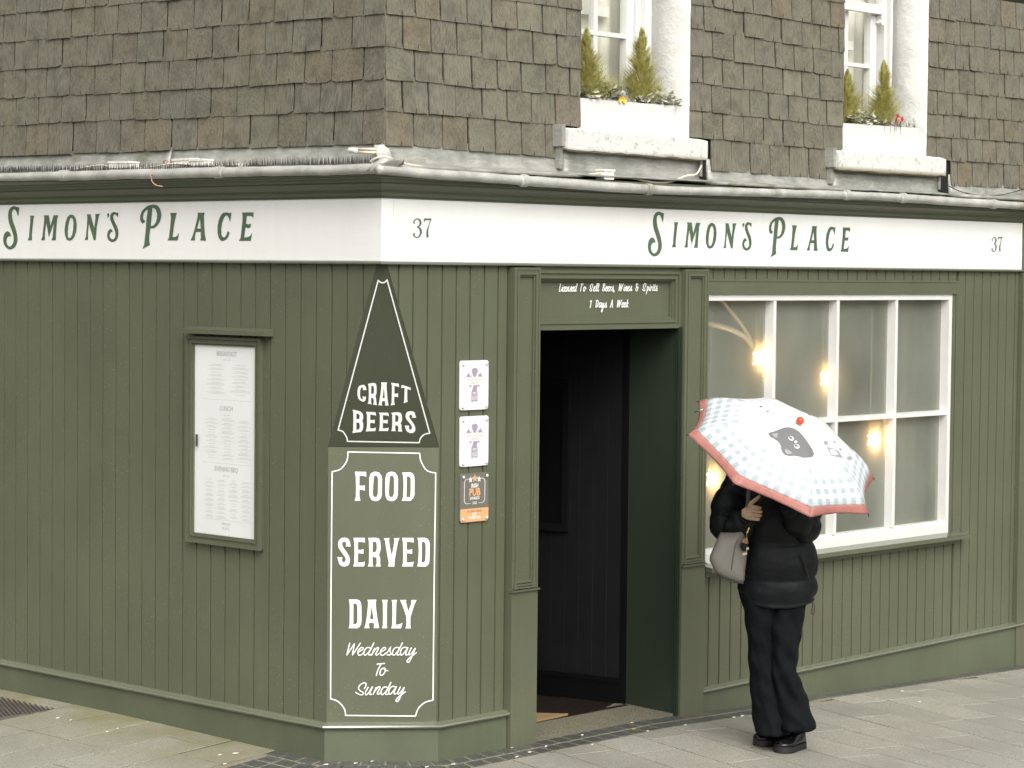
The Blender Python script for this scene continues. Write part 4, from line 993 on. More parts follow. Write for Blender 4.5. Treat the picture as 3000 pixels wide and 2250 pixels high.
for py in (1172, 1358, 1524):
    z = ztp(py); mb.add([LP(gb+.02, z, .0134), LP(ga-gw*.12, z, .0134), LP(ga-gw*.12, z+.0016, .0134), LP(gb+.02, z+.0016, .0134)], [(0, 1, 2, 3)])
mb.build('menu_print', 'ink2', mc, kind='stuff')

# ================================================================== AWARD PLAQUES
def rrect(u0, u1, v0, v1, r_, n=4):
    out = []
    for cx, cy, a0 in ((u1-r_, v1-r_, 0), (u0+r_, v1-r_, 90), (u0+r_, v0+r_, 180), (u1-r_, v0+r_, 270)):
        for i in range(n+1): t = R(a0+90*i/n); out.append((cx+r_*math.cos(t), cy+r_*math.sin(t)))
    return out
def flat(fn, poly, o, name, mat, parent, holes=()):
    loops = [[fn(u, v, o) for u, v in poly]] + [[fn(u, v, o) for u, v in h] for h in holes]
    return MB().add([w for q in loops for w in q], [tuple(t) for t in geometry.tessellate_polygon(loops)]).build(name, mat, parent)
def plaque(pyt, pyb, label):
    x0_, x1_ = HR(1349, pyt, .01).x, HR(1432, pyt, .01).x; zt_, zb_ = HR(1349, pyt, .01).z, HR(1350, pyb, .01).z
    t = thing('award_plaque', label, 'plaque', ((x0_+x1_)/2, 0, (zt_+zb_)/2), 'award plaques beside the door')
    return t, x0_, x1_, zb_, zt_
def studs(t, x0_, x1_, zb_, zt_):
    for u in (x0_+.017, x1_-.017):
        for v in (zb_+.017, zt_-.017):
            m_ = MB(); m_.sphere(RP(u, v, .016), .0085, 8, 5, (1, .6, 1)); m_.build('stud', 'win_white', t, True)
for (pt_, pb_, lab, l1, l2, yr) in ((1057, 1203, 'white plaque with purple rosette dated 2017, topmost of three', 'PUB OF THE YEAR', 'LEINSTER', '2017'), (1221, 1369, 'white plaque with purple rosette dated 2022, middle of three', 'BEST GASTRO PUB', 'LEINSTER', '2022')):
    t, xa, xb, za, zb2 = plaque(pt_, pb_, lab)
    MB().prism(RP, rrect(xa, xb, za, zb2, .012), rrect(xa+.001, xb-.001, za+.001, zb2-.001, .012), .003, .010).build('plate', 'plaque', t)
    W_, H_ = xb-xa, zb2-za; X = lambda f: xa+W_*f; Zf = lambda f: zb2-H_*f
    flat(RP, [(X(.36), Zf(.34)), (X(.36), Zf(.22)), (X(.42), Zf(.165)), (X(.5), Zf(.145)), (X(.58), Zf(.165)), (X(.64), Zf(.22)), (X(.64), Zf(.34))], .0106, 'rosette_top', 'purple', t)
    for c in (.28, .70): flat(RP, [(X(c-.1), Zf(.345)), (X(c+.1), Zf(.345)), (X(c), Zf(.24))], .0106, 'rosette_leaf', 'purple', t)
    flat(RP, [(X(.30), Zf(.50)), (X(.70), Zf(.50)), (X(.61), Zf(.57)), (X(.61), Zf(.84)), (X(.5), Zf(.82)), (X(.39), Zf(.84)), (X(.39), Zf(.57))], .0106, 'rosette_tail', 'purple', t)
    flat(RP, [(X(.08), Zf(.33)), (X(.92), Zf(.33)), (X(.86), Zf(.38)), (X(.92), Zf(.43)), (X(.08), Zf(.43)), (X(.14), Zf(.38))], .0109, 'ribbon_end', 'pale_grey', t)
    flat(RP, [(X(.17), Zf(.355)), (X(.83), Zf(.355)), (X(.83), Zf(.50)), (X(.17), Zf(.50))], .0112, 'ribbon_band', simple('ribbon_pale', (.68, .68, .67), .5), t)
    for c, s in ((.43, 1), (.57, -1)):
        flat(RP, [(X(c-.03*s), Zf(.50)), (X(c+.03), Zf(.50)), (X(c-.05*s+.02), Zf(.62)), (X(c-.05*s-.04), Zf(.62))], .0110, 'cutlery_handle', 'plaque', t)
        flat(RP, [(X(c-.10*s-.02), Zf(.15)), (X(c-.10*s+.02), Zf(.15)), (X(c+.03), Zf(.34)), (X(c-.03), Zf(.34))], .0110, 'cutlery_blade', 'plaque', t)
    text('lettering', l1, H_*.062, RP, X(.5), Zf(.415), .0116, 'ink', t, sx=.85); text('lettering', l2, H_*.06, RP, X(.5), Zf(.475), .0116, 'ink', t, sx=.85)
    text('lettering', 'IRISH', H_*.062, RP, X(.5), Zf(.68), .0116, 'plaque', t, bold=.0003, sx=.8); text('lettering', 'AWARDS', H_*.045, RP, X(.5), Zf(.735), .0116, 'plaque', t, sx=.75)
    text('lettering', yr, H_*.085, RP, X(.5), Zf(.80), .0116, 'plaque', t, bold=.0004, sx=.85)
    studs(t, xa, xb, za, zb2)
t, xa, xb, za, zb2 = plaque(1389, 1533, 'charcoal and orange pub awards plaque with white studs, lowest of three')
W_, H_ = xb-xa, zb2-za; X = lambda f: xa+W_*f; Zf = lambda f: zb2-H_*f
MB().prism(RP, rrect(xa, xb, za, zb2, .012), rrect(xa+.001, xb-.001, za+.001, zb2-.001, .012), .003, .010).build('plate', 'plaque_dk', t)
flat(RP, [(X(.005), Zf(.72)), (X(.995), Zf(.72)), (X(.995), Zf(.95)), (X(.95), Zf(.99)), (X(.05), Zf(.99)), (X(.005), Zf(.95))], .0106, 'orange_band', 'plaque_or', t)
o1, o2 = rrect(X(.13), X(.87), Zf(.62), Zf(.11), .02), rrect(X(.148), X(.852), Zf(.612), Zf(.118), .018)
flat(RP, o1, .0106, 'outline', 'plaque', t, [o2])
def star(cx, cz, r_): return [(cx+r_*(1 if i % 2 == 0 else .45)*math.sin(i*math.pi/5), cz+r_*(1 if i % 2 == 0 else .45)*math.cos(i*math.pi/5)) for i in range(10)]
flat(RP, [(X(.26), Zf(.13)), (X(.74), Zf(.13)), (X(.74), Zf(.09)), (X(.26), Zf(.09))], .0108, 'star_ground', 'plaque_dk', t)
flat(RP, star(X(.35), Zf(.13), W_*.085), .0111, 'star', 'plaque', t); flat(RP, star(X(.65), Zf(.13), W_*.085), .0111, 'star', 'plaque', t); flat(RP, star(X(.5), Zf(.11), W_*.11), .0113, 'star', 'plaque_or', t)
text('lettering', 'IRISH', H_*.115, RP, X(.5), Zf(.295), .0112, 'plaque', t, bold=.0009, sx=.82); text('lettering', 'PUB', H_*.21, RP, X(.5), Zf(.46), .0112, 'plaque_or', t, bold=.002, sx=.88)
text('lettering', 'AWARDS', H_*.082, RP, X(.5), Zf(.54), .0112, 'plaque', t, bold=.0006, sx=.82)
flat(RP, [(X(.36), Zf(.64)), (X(.64), Zf(.64)), (X(.64), Zf(.575)), (X(.36), Zf(.575))], .0109, 'year_ground', 'plaque_dk', t)
text('lettering', '2022', H_*.075, RP, X(.5), Zf(.635), .0113, 'plaque', t, bold=.0004, sx=.85)
text('lettering', 'REGIONAL WINNER', H_*.066, RP, X(.5), Zf(.80), .0112, 'brown_print', t, sx=.72); text('lettering', 'BEST', H_*.075, RP, X(.5), Zf(.865), .0112, 'plaque', t, bold=.0006, sx=.8); text('lettering', 'TOURIST PUB', H_*.075, RP, X(.5), Zf(.935), .0112, 'plaque', t, bold=.0006, sx=.8)
studs(t, xa, xb, za, zb2)

# ================================================================== SHOP WINDOW
WX0, WX1, WZ0, WZ1 = 2.412, 4.876, .792, 2.262
win = thing('shop_window', 'large white eight-pane shop window with misted glass over a green sill', 'window', ((WX0+WX1)/2, 0, WZ0))
GD = -.066          # glass plane (behind the boards)
FR = -.008
mb = MB()
mb.box(RP, WX0, WX0+.034, WZ0, WZ1, GD-.02, FR); mb.box(RP, WX1-.034, WX1, WZ0, WZ1, GD-.02, FR)
mb.box(RP, WX0+.034, WX1-.034, WZ1-.034, WZ1, GD-.02, FR-.0004)
mb.box(RP, WX0+.034, WX1-.034, WZ0, WZ0+.055, GD-.02, FR-.0004)
mb.box(RP, WX0+.034, WX1-.034, WZ0+.055, WZ0+.075, GD-.02, FR-.016)
mb.build('window_frame', 'win_white', win)
mxs = [HR(2272, 900, FR).x, HR(2457.5, 900, FR).x, HR(2629, 900, FR).x]
zbar = (HR(2700, 1205, FR).z + HR(2700, 1224, FR).z)/2
for mx in mxs:
    MB().prism(RP, [(mx-.015, WZ0+.075), (mx+.015, WZ0+.075), (mx+.015, WZ1-.034), (mx-.015, WZ1-.034)], [(mx-.013, WZ0+.075), (mx+.013, WZ0+.075), (mx+.013, WZ1-.034), (mx-.013, WZ1-.034)], GD-.015, FR-.003).build('glazing_bar', 'win_white', win)
ex = [WX0+.034] + mxs + [WX1-.034]
for i in range(4):
    a = ex[i]+(.015 if i else 0); b = ex[i+1]-(.015 if i < 3 else 0)
    MB().prism(RP, [(a, zbar-.016), (b, zbar-.016), (b, zbar+.016), (a, zbar+.016)], [(a, zbar-.012), (b, zbar-.012), (b, zbar+.010), (a, zbar+.010)], GD-.015, FR-.005).build('glazing_bar', 'win_white', win)
    for z0_, z1_ in ((WZ0+.075, zbar-.016), (zbar+.016, WZ1-.034)):
        MB().add([RP(a, z0_, GD), RP(b, z0_, GD), RP(b, z1_, GD), RP(a, z1_, GD)], [(0, 1, 2, 3)]).build('pane', 'fog', win)
SO = .085
mb = MB(); mb.prism(RP, [(WX0+.004, WZ0-.028), (5.0, WZ0-.028), (5.0, WZ0+.002), (WX0+.004, WZ0+.002)], [(WX0+.004, WZ0-.034), (5.0, WZ0-.034), (5.0, WZ0-.010), (WX0+.004, WZ0-.010)], -.012, SO)
mb.build('window_sill', 'green', win)
mb = MB(); mb.add([RP(WX0+.004, WZ0+.0028, -.010), RP(4.999, WZ0+.0028, -.010), RP(4.999, WZ0-.0088, SO-.003), RP(WX0+.004, WZ0-.0088, SO-.003)], [(0, 1, 2, 3)]); mb.build('wet_sill_top', 'green_wet', win)
mb = MB(); mb.box(RP, WX0+.01, 4.93, WZ0-.062, WZ0-.0345, -.012, .040); mb.build('sill_apron', 'green', win)
# room behind the glass
room = MB()
room.wbox(2.42, 5.2, 1.25, 1.30, .3, 2.6); room.wbox(5.15, 5.2, .10, 1.25, .3, 2.6); room.wbox(2.38, 2.42, .10, 1.25, .3, 2.6); room.wbox(2.42, 5.15, .10, 1.25, .60, .66)
tag(room.build('room_interior', 'inner_green'), kind='structure', label='muted green room behind the shop window')
room2 = MB().wbox(2.42, 5.15, .09, 1.25, 2.3, 2.35); tag(room2.build('room_ceiling', 'inner_dim'), kind='structure', label='dim ceiling behind the shop window')
bd = thing('bench', 'green boarded bench back inside the shop window, low at the left', 'bench', (2.9, .5, .66))
for k in range(4): MB().wbox(2.45, 3.5, .42, .45, .67+k*.13, .795+k*.13).build('slat', simple('bench_green', (.10, .105, .08), .6), bd)
col = thing('curtain', 'pale curtain hanging inside the window at its right end', 'curtain', (4.75, .3, .66))
rings = [[Vector((4.62+.45*t, .32+.04*math.sin(t*26), z)) for t in [i/24 for i in range(25)]] for z in (.68, 1.4, 2.28)]
MB().loft(rings, cap=False, closed=False).build('curtain_cloth', simple('curtain_grey', (.28, .28, .24), .9), col, True)

reflection = thing('arched_reflection', 'pale curved arch mirrored from the street, built as tubes behind the first upper pane beside the door', 'reflection', tuple(HR(2150, 960, -.30)))  # street reflection in the pane, added as pale tubes behind it
MB().tube([Vector(q) for q in crom([tuple(HR(a, b, -.30)) for a, b in ((2040, 935), (2079, 948), (2132, 962), (2178, 984), (2205, 1014))], 6)], .017, 8).build('reflected_rim', 'plaque', reflection, True)
MB().tube([Vector(q) for q in crom([tuple(HR(a, b, -.30)) for a, b in ((2106, 866), (2120, 886), (2150, 922), (2177, 958), (2205, 1008))], 6)], .011, 8).build('reflected_stay', 'plaque', reflection, True)
def lamp(px, py, dep, label):
    c = HR(px, py, -dep); s = .030
    t = thing('pendant_lamp', label, 'lamp', tuple(c), 'filament lamps behind the misted window')
    pts = [(-.7, .9), (.1, 1.0), (.35, .75), (-.1, .45), (-.25, .15), (.3, -.15), (.35, -.5), (-.1, -.75), (-.7, -.8)]
    P = [c + Vector((a*s*.75, 0, b*s*1.05)) for a, b in crom(pts, 4)]
    MB().tube(P, .0052, 6).build('filament', 'filament', t, True)
    mb = MB(); rings = []
    for z, r_ in ((-.055, .006), (-.048, .030), (-.02, .046), (.01, .045), (.035, .030), (.052, .016), (.062, .014)):
        rings.append([c + Vector((r_*math.cos(k), r_*math.sin(k), z)) for k in [2*math.pi*j/14 for j in range(14)]])
    mb.loft(rings); mb.build('bulb_glass', 'glass', t, True)
    mb = MB(); mb.tube([c+Vector((0, 0, .062)), c+Vector((0, 0, .115))], [.017, .016], 10); mb.build('lamp_holder', 'gold', t, True)
    MB().tube([c+Vector((0, 0, .115)), c+Vector((0, 0, 2.30-c.z))], .0028, 6).build('flex', 'cable', t)
    ld = bpy.data.lights.new('bulb_light', 'POINT'); ld.energy = .85; ld.color = (1, .30, .05); ld.shadow_soft_size = .02
    lo = bpy.data.objects.new('bulb_light', ld); COL.objects.link(lo); lo.parent = t
for px, py, dep, lb in ((2214, 1052, .105, 'glowing filament bulb behind the first upper pane, nearest the door'), (2411, 1112, .105, 'glowing filament bulb behind the second upper pane, beside its glazing bar'), (2549, 1290, .105, 'glowing filament bulb behind the lower third pane, right of the umbrella'), (2078, 1405, .105, 'glowing filament bulb low at the left edge, above the shoulder of the walker')):
    lamp(px, py, dep, lb)

# ================================================================== SLATE WALL
SLX = .015
def LS(u, v, o=0): return Vector((SLX - o, u, v))
sw = thing('slate_hung_wall', 'upper wall hung with weathered grey brown slates wrapping the corner', 'wall', (0, 0, 2.97))
def opening_clip(): pass
OP = [(1.388, 2.262, HR(1720, 376, .0).z), ]   # filled below
W1 = (1.388, 2.262); W2 = (3.672, 4.535)
mb = MB()
mb.box(LS, 0.0, YE+.6, 2.86, 4.3, -.20, -.006)
mb.box(RP, .02, W1[0]-.012, 2.86, 4.3, -.25, -.006); mb.box(RP, W1[1]+.012, W2[0]-.012, 2.86, 4.3, -.25, -.006); mb.box(RP, W2[1]+.012, 6.4, 2.86, 4.3, -.25, -.006)
mb.box(RP, W1[0], W1[1], 2.80, 3.10, -.25, -.012); mb.box(RP, W2[0], W2[1], 2.80, 3.09, -.25, -.012)
mb.build('wall_core', 'slate_edge', sw)
cnt = [0]
def slate(fn, u0, u1, v0, v1, top=None, parent=sw):
    w = u1-u0; g_ = rnd(.0038, .0066)
    tk = rnd(.0045, .0075); tl_ = rnd(-.0018, .0018)
    lo = []; n = 6
    chip0, chip1 = rnd(.002, .010) if random.random() < .3 else 0, rnd(.002, .014) if random.random() < .3 else 0
    for i in range(n+1):
        t = i/n; dz = rnd(-.0016, .0016) + tl_*(t-.5)*2
        if i == 0: dz += chip0
        if i == n: dz += chip1
        lo.append((u0+g_+(w-2*g_)*t, v0+dz))
    su = [rnd(-.0016, .0016) for _ in range(6)]
    h = v1-v0
    right = [(u1-g_+su[0], v0+h*.35), (u1-g_+su[1], v0+h*.7)]; left = [(u0+g_+su[2], v0+h*.7), (u0+g_+su[3], v0+h*.35)]
    poly = lo + right + [(u1-g_, v1+.02), (u0+g_, v1+.02)] + left
    tz = rnd(-.0015, .0015)
    ob_ = lambda v: .003 + (.0085+tz*2)*(1-(v-v0)/(h+.02))     # leans out at the bottom over the course below
    N_ = len(poly)
    fr_ = [fn(u, v, ob_(v)+tk*.6+tz) for u, v in poly]; bk = [fn(u, v, ob_(v)-tk*.6) for u, v in poly]
    c_ = fn((u0+u1)/2, (v0+v1)/2, 0)
    m_ = MB(); m_.add(fr_+bk, [tuple(range(N_)), tuple(range(N_, 2*N_))] + [(i, (i+1) % N_, N_+(i+1) % N_, N_+i) for i in range(N_)])
    return m_
nailmb = MB()
def put_slate(fn, u0, u1, v0, v1, spill=None):
    m_ = slate(fn, u0, u1, v0, v1)
    if spill is not None: spill.v, base = spill.v, len(spill.v); spill.add(m_.v, m_.f); return
    m_.build('slate', 'slate', sw); cnt[0] += 1
    if random.random() < .85:   # copper tingle / hook in the middle of the lower edge
        um = (u0+u1)/2+rnd(-.006, .006); nailmb.tube([fn(um, v0-.004, .018), fn(um+rnd(-.001, .001), v0+.016, .021), fn(um+.003, v0+.024, .019)], .0019, 4)
# left wall courses
cz = [2.969, 3.123, 3.267, 3.417, 3.570, 3.722, 3.872, 4.02]; lz = [2.982, 3.151, 3.293, 3.448, 3.603, 3.754, 3.905, 4.05]
j0 = [3.45, 3.225, 3.002, 2.788, 2.588, 2.374, 2.17, 1.968, 1.762, 1.549, 1.346, 1.143, .944, .735, .535, .337, .137, -.012]
spill = MB()
for r_ in range(7):
    js = sorted(j0) if r_ == 0 else None
    if js is None:
        off = .105 if r_ % 2 else 0; js = [-.012]; u = .135 + (.08 if r_ % 2 else 0); js.append(u)
        while u < 3.45: u += rnd(.190, .218); js.append(u)
    for a, b in zip(js, js[1:]):
        t = min((a+b)/2/3.02, 1.2); v0 = cz[r_]+(lz[r_]-cz[r_])*t + rnd(-.003, .003); v1 = cz[r_+1]+(lz[r_+1]-cz[r_+1])*t
        sp_ = None if (a < 3.15 and v0 < 3.84) else spill
        put_slate(LS, a, b, v0, v1, sp_)
# right wall courses (three bays)
def bay(xa, xb, zl, zr_, first, wav, low_from=0):
    for r_ in range(len(zl)-1):
        js = [xa]; u = xa + (wav*.62 if r_ % 2 else wav*1.05) ; js.append(u)
        while u < xb - wav*.6: u += rnd(wav*.93, wav*1.07); js.append(u)
        if js[-1] > xb-.05: js[-1] = xb
        else: js.append(xb)
        lim0 = first[0] if r_ == 0 else xa; lim1 = first[1] if r_ == 0 else xb
        for a, b in zip(js, js[1:]):
            if a >= lim1-.02 or b <= lim0+.02: continue
            a = max(a, lim0); b = min(b, lim1)
            t = ((a+b)/2-xa)/(xb-xa); v0 = zl[r_]+(zr_[r_]-zl[r_])*t+rnd(-.003, .003); v1 = zl[r_+1]+(zr_[r_+1]-zl[r_+1])*t
            v_ = Vector(((a+b)/2, 0, v0)) - CAM; z = v_.dot(cd); Y = 1125-F_PX*v_.dot(cu)/z; X_ = 1500+F_PX*v_.dot(cr)/z
            put_slate(RP, a, b, v0, v1, None if (Y > 10 and X_ < 3010) else spill)
zA = [2.962, 3.118, 3.266, 3.416, 3.568, 3.715, 3.865, 4.01]; zB = [2.949, 3.115, 3.265, 3.407, 3.567, 3.699, 3.85, 4.0]
bay(.006, W1[0], zA, zB, (.006, 1.25), .182)
zC = [2.935, 3.101, 3.248, 3.397, 3.543, 3.682, 3.807, 3.95, 4.1]; zD = [2.919, 3.085, 3.225, 3.365, 3.505, 3.65, 3.79, 3.93, 4.1]
bay(W1[1], W2[0], zC, zD, (2.44, 3.56), .178)
zE = [2.92, 3.075, 3.215, 3.350, 3.490, 3.63, 3.78, 3.925, 4.07]; zF = [2.945, 3.085, 3.225, 3.36, 3.50, 3.65, 3.80, 3.94, 4.08]
bay(W2[1], 6.3, zE, zF, (4.80, 6.3), .172)
if spill.v: spill.build('slates_beyond_view', 'slate', sw, kind='stuff')
nailmb.build('slate_hooks', simple('hook', (.035, .03, .02), .5), sw, kind='stuff')

# ================================================================== UPPER WINDOWS
def upper_window(W, pxs, sillpx, boxpx, which):
    xa, xb = W
    # recess depth: the right reveal runs back to where its far edge is seen
    lo, hi = 0, .6
    for _ in range(30):
        m_ = (lo+hi)/2
        if HR(pxs['rev'], 100, -m_).x < xb: lo = m_
        else: hi = m_
    D = lo; D = max(.16, min(.34, D))
    lab = {1: 'white sash window above the doorway, its box holding yellow and pale flowers', 2: 'white sash window with moulded horns, box below holding red flowers'}[which]
    t = thing('sash_window', lab, 'window', ((xa+xb)/2, .1, 3.1), 'upper sash windows')
    zs = HR(*sillpx[0], .10).z     # sill top
    # reveals of white render
    mb = MB(); rings = []
    n = 14
    for i in range(n+1):
        z = 2.97+(4.25-2.97)*i/n; rings.append([Vector((xb+rnd(-.003, .003), -.006, z)), Vector((xb+rnd(-.003, .001), D*.5, z)), Vector((xb+rnd(-.003, .001), D+.02, z)), Vector((xb+.0105, D+.02, z)), Vector((xb+.0105, -.005, z))])
    mb.loft(rings); mb.build('reveal', 'render', t, True)
    mb = MB(); mb.wbox(xa-.0105, xa, -.002, D+.02, 3.0, 4.25); mb.build('reveal', 'render', t)
    G = D
    px = pxs
    X_ = lambda p: HR(p, 100, -G).x
    fr0 = X_(px['frame0']); st0, st1 = X_(px['stile0']), X_(px['stile1'])
    mb = MB()
    mb.wbox(fr0, xb+.01, G-.015, G+.10, 3.0, 4.25); mb.wbox(X_(px['bead0']), X_(px['bead1']), G-.045, G-.0152, 3.0, 4.25)
    mb.wbox(xa, xa+.06, G-.015, G+.10, 3.0, 4.25)
    mb.build('box_frame', 'win_white', t)
    zbars = [HR(px['bar'][0], py, -G).z for py in px['bar'][1]]
    ztop = zbars[-1] + (zbars[0]-3.0)*.0 + .31
    MB().wbox(st0, st1, G+.0, G+.045, 3.0, px.get('ztop', 4.25)).build('sash_stile', 'win_white', t)
    gb0, gb1 = X_(px['gb'][0]), X_(px['gb'][1])
    MB().wbox(gb0, gb1, G+.004, G+.04, 3.0, px.get('ztop', 4.25)).build('glazing_bar', 'win_white', t)
    gbm = gb0 - (st0-gb1) - (gb1-gb0)
    MB().wbox(gbm, gbm+(gb1-gb0), G+.0042, G+.0402, 3.0, px.get('ztop', 4.25)).build('glazing_bar', 'win_white', t)
    zb = zbars[0]
    MB().wbox(xa+.06, st0, G+.002, G+.042, zb-.012, zb+.012).build('glazing_bar', 'win_white', t)
    ztp_ = px.get('ztop', 4.25)
    cells = [(xa+.06, gbm), (gbm+(gb1-gb0), gb0), (gb1, st0)]
    for a, b in cells:
        if b-a < .03: continue
        for z0_, z1_ in ((3.02, zb-.012), (zb+.012, ztp_)):
            MB().add([Vector((a, G+.025, z0_)), Vector((b, G+.025, z0_)), Vector((b, G+.025, z1_)), Vector((a, G+.025, z1_))], [(0, 1, 2, 3)]).build('pane', 'glass', t)
    if which == 2:   # meeting rail and horn of the upper sash
        zr0 = px['ztop']
        MB().wbox(xa+.06, st1+.035, G-.042, G+.0, zr0, zr0+.055).build('meeting_rail', 'win_white', t)
        MB().wbox(st1+.0-.01, st1+.035, G-.0425, G-.001, zr0+.055, 4.25).build('sash_stile', 'win_white', t)
        MB().wbox(gb0, gb1, G-.04, G-.01, zr0+.055, 4.25).build('glazing_bar', 'win_white', t)
        MB().add([Vector((xa+.06, G-.02, zr0+.05)), Vector((st1-.01, G-.02, zr0+.05)), Vector((st1-.01, G-.02, 4.25)), Vector((xa+.06, G-.02, 4.25))], [(0, 1, 2, 3)]).build('pane', 'glass', t)
        prof_ = [(0, 0), (-.012, -.012), (-.004, -.03), (-.018, -.05), (-.004, -.062), (.030, -.062), (.030, 0)]
        x_h = st1+.0
        MB().loft([[Vector((x_h+a, yy, zr0+b)) for a, b in prof_] for yy in (G-.042, G-.002)]).build('sash_horn', 'win_white', t)
    # net curtain inside, with a pale band added for the reflection in the glass
    mb = MB(); n = 40
    rings = [[Vector((xa+(xb-xa)*i/n, G+.16+.008*math.sin(i*1.3), z)) for i in range(n+1)] for z in (2.98, 4.25)]
    mb.loft(rings, cap=False, closed=False); mb.build('net_curtain', 'curtain', t, True)
    zbl = HR(*px['pane_reflection'], -(G+.12)).z
    MB().wbox(xa, st0-.01, G+.115, G+.13, zbl, zbl+.055).build('reflected_band', 'pane_reflection', t)
    # stone sill
    (sx0, sz0), (sx1, sz1), sth = px['sill']
    SOF = .085
    mb = MB(); rings = []; n = 22
    for i in range(n+1):
        q = i/n; x_ = sx0+(sx1-sx0)*q; zt_ = sz0+(sz1-sz0)*q+rnd(-.0015, .0015); zb_ = zt_-sth+rnd(-.003, .003)
        of = SOF+rnd(-.002, .002); e_ = .012 if i in (0, n) else 0
        rings.append([Vector((x_, D+.01, zt_+.02)), Vector((x_, -.0, zt_+.006-e_)), Vector((x_, -of+.010, zt_-e_)), Vector((x_, -of, zt_-.010)), Vector((x_, -of+.001, zb_+.006)), Vector((x_, -of+.012, zb_+e_)), Vector((x_, .02, zb_+.0))])
    mb.loft(rings); mb.build('stone_sill', 'sill_old', t, 'auto')
    # lead apron under the sill
    lead_strip(RP, sx0+.03, sx1-.02, [(-.01, sz0-sth+.004), (.036, sz0-sth+.002), (.034, sz0-sth-.03), (.038, 2.90), (.046, 2.880), (.07, 2.876), (.128, 2.868), (.128, 2.86), (-.01, 2.86)], 'lead_apron', parent=t)
    for xx, s in ((sx0, 1), (sx1-.012, -1)):
        mb = MB(); mb.box(RP, xx-.012 if s > 0 else xx+.0, xx+.012 if s > 0 else xx+.020, 2.895, sz0-.03 if s > 0 else sz1-sth+.003, -.01, .044); mb.build('lead_upstand', 'lead', t)
    mb = MB(); mb.box(RP, sx0-.028, sx0-.001, sz0-sth+.02, sz0+.016, -.01, .070); mb.build('lead_cheek', 'lead', t)
    return t, D
P1 = dict(rev=1903, frame0=1857, bead0=1870, bead1=1884, stile0=1835, stile1=1856, gb=(1741, 1753), bar=(1760, [98]), pane_reflection=(1760, 48),
          sill=((1.262, HR(1660, 368, .085).z), (2.37, HR(2070, 409, .085).z), .125))
P1['sill'] = ((HR(1664, 368, .085).x, HR(1664, 373, .085).z), (HR(2074, 409, .085).x, HR(2074, 409, .085).z), HR(1670, 373, .085).z-HR(1670, 440, .085).z)
s2 = lambda X, Y: HR(X, Y, .085)
P2 = dict(rev=2606, frame0=2585, bead0=2590, bead1=2597, stile0=2550, stile1=2568, gb=(2477, 2487), bar=(2500, [189]), pane_reflection=(2510, 150), ztop=HR(2520, 32, -.22).z,
          sill=((s2(2457, 440).x, s2(2457, 440).z), (s2(2772, 462).x, s2(2772, 462).z), s2(2470, 440).z-s2(2470, 500).z))
w1t, D1 = upper_window(W1, P1, [(1700, 372)], None, 1)
w2t, D2 = upper_window(W2, P2, [(2480, 440)], None, 2)
print('recess', D1, D2)

# ---- window boxes and their plants
def flower_box(W, ptl, ptr, pbl, label, group='white window boxes'):
    x0_ = W[0]+.004; x1_ = HR(*ptr, .0).x; z1l = HR(*ptl, .0).z; z1r = HR(*ptr, .0).z; z0_ = HR(*pbl, .0).z - .02
    t = thing('window_box', label, 'planter', ((x0_+x1_)/2, .08, z0_), group)
    mb = MB(); mb.prism(RP, [(x0_, z0_), (x1_, z0_), (x1_, z1r), (x0_, z1l)], [(x0_, z0_), (x1_, z0_), (x1_, z1r), (x0_, z1l)], -.016, .0); mb.build('front_board', 'win_white', t)
    mb = MB(); mb.wbox(x0_, x0_+.015, .0165, .15, z0_, z1l-.004); mb.wbox(x1_-.015, x1_, .0165, .15, z0_, z1r-.004); mb.wbox(x0_, x1_, .15, .165, z0_, z1r-.004); mb.build('box_sides', 'win_white', t)
    mb = MB(); mb.wbox(x0_+.015, x1_-.015, .0165, .15, z0_+.02, min(z1l, z1r)-.02); mb.build('soil_fill', 'soil', t)
    return t, x0_, x1_, min(z1l, z1r)
b1, bx0, bx1, bz = flower_box(W1, (1700, 287), (2009, 313), (1700, 378), 'white window box with yellow flowers and ivy, under the window above the door')
b2, cx0, cx1, cz_ = flower_box(W2, (2477, 361), (2715, 377), (2480, 447), 'white window box with red flowers, under the far right upper window')
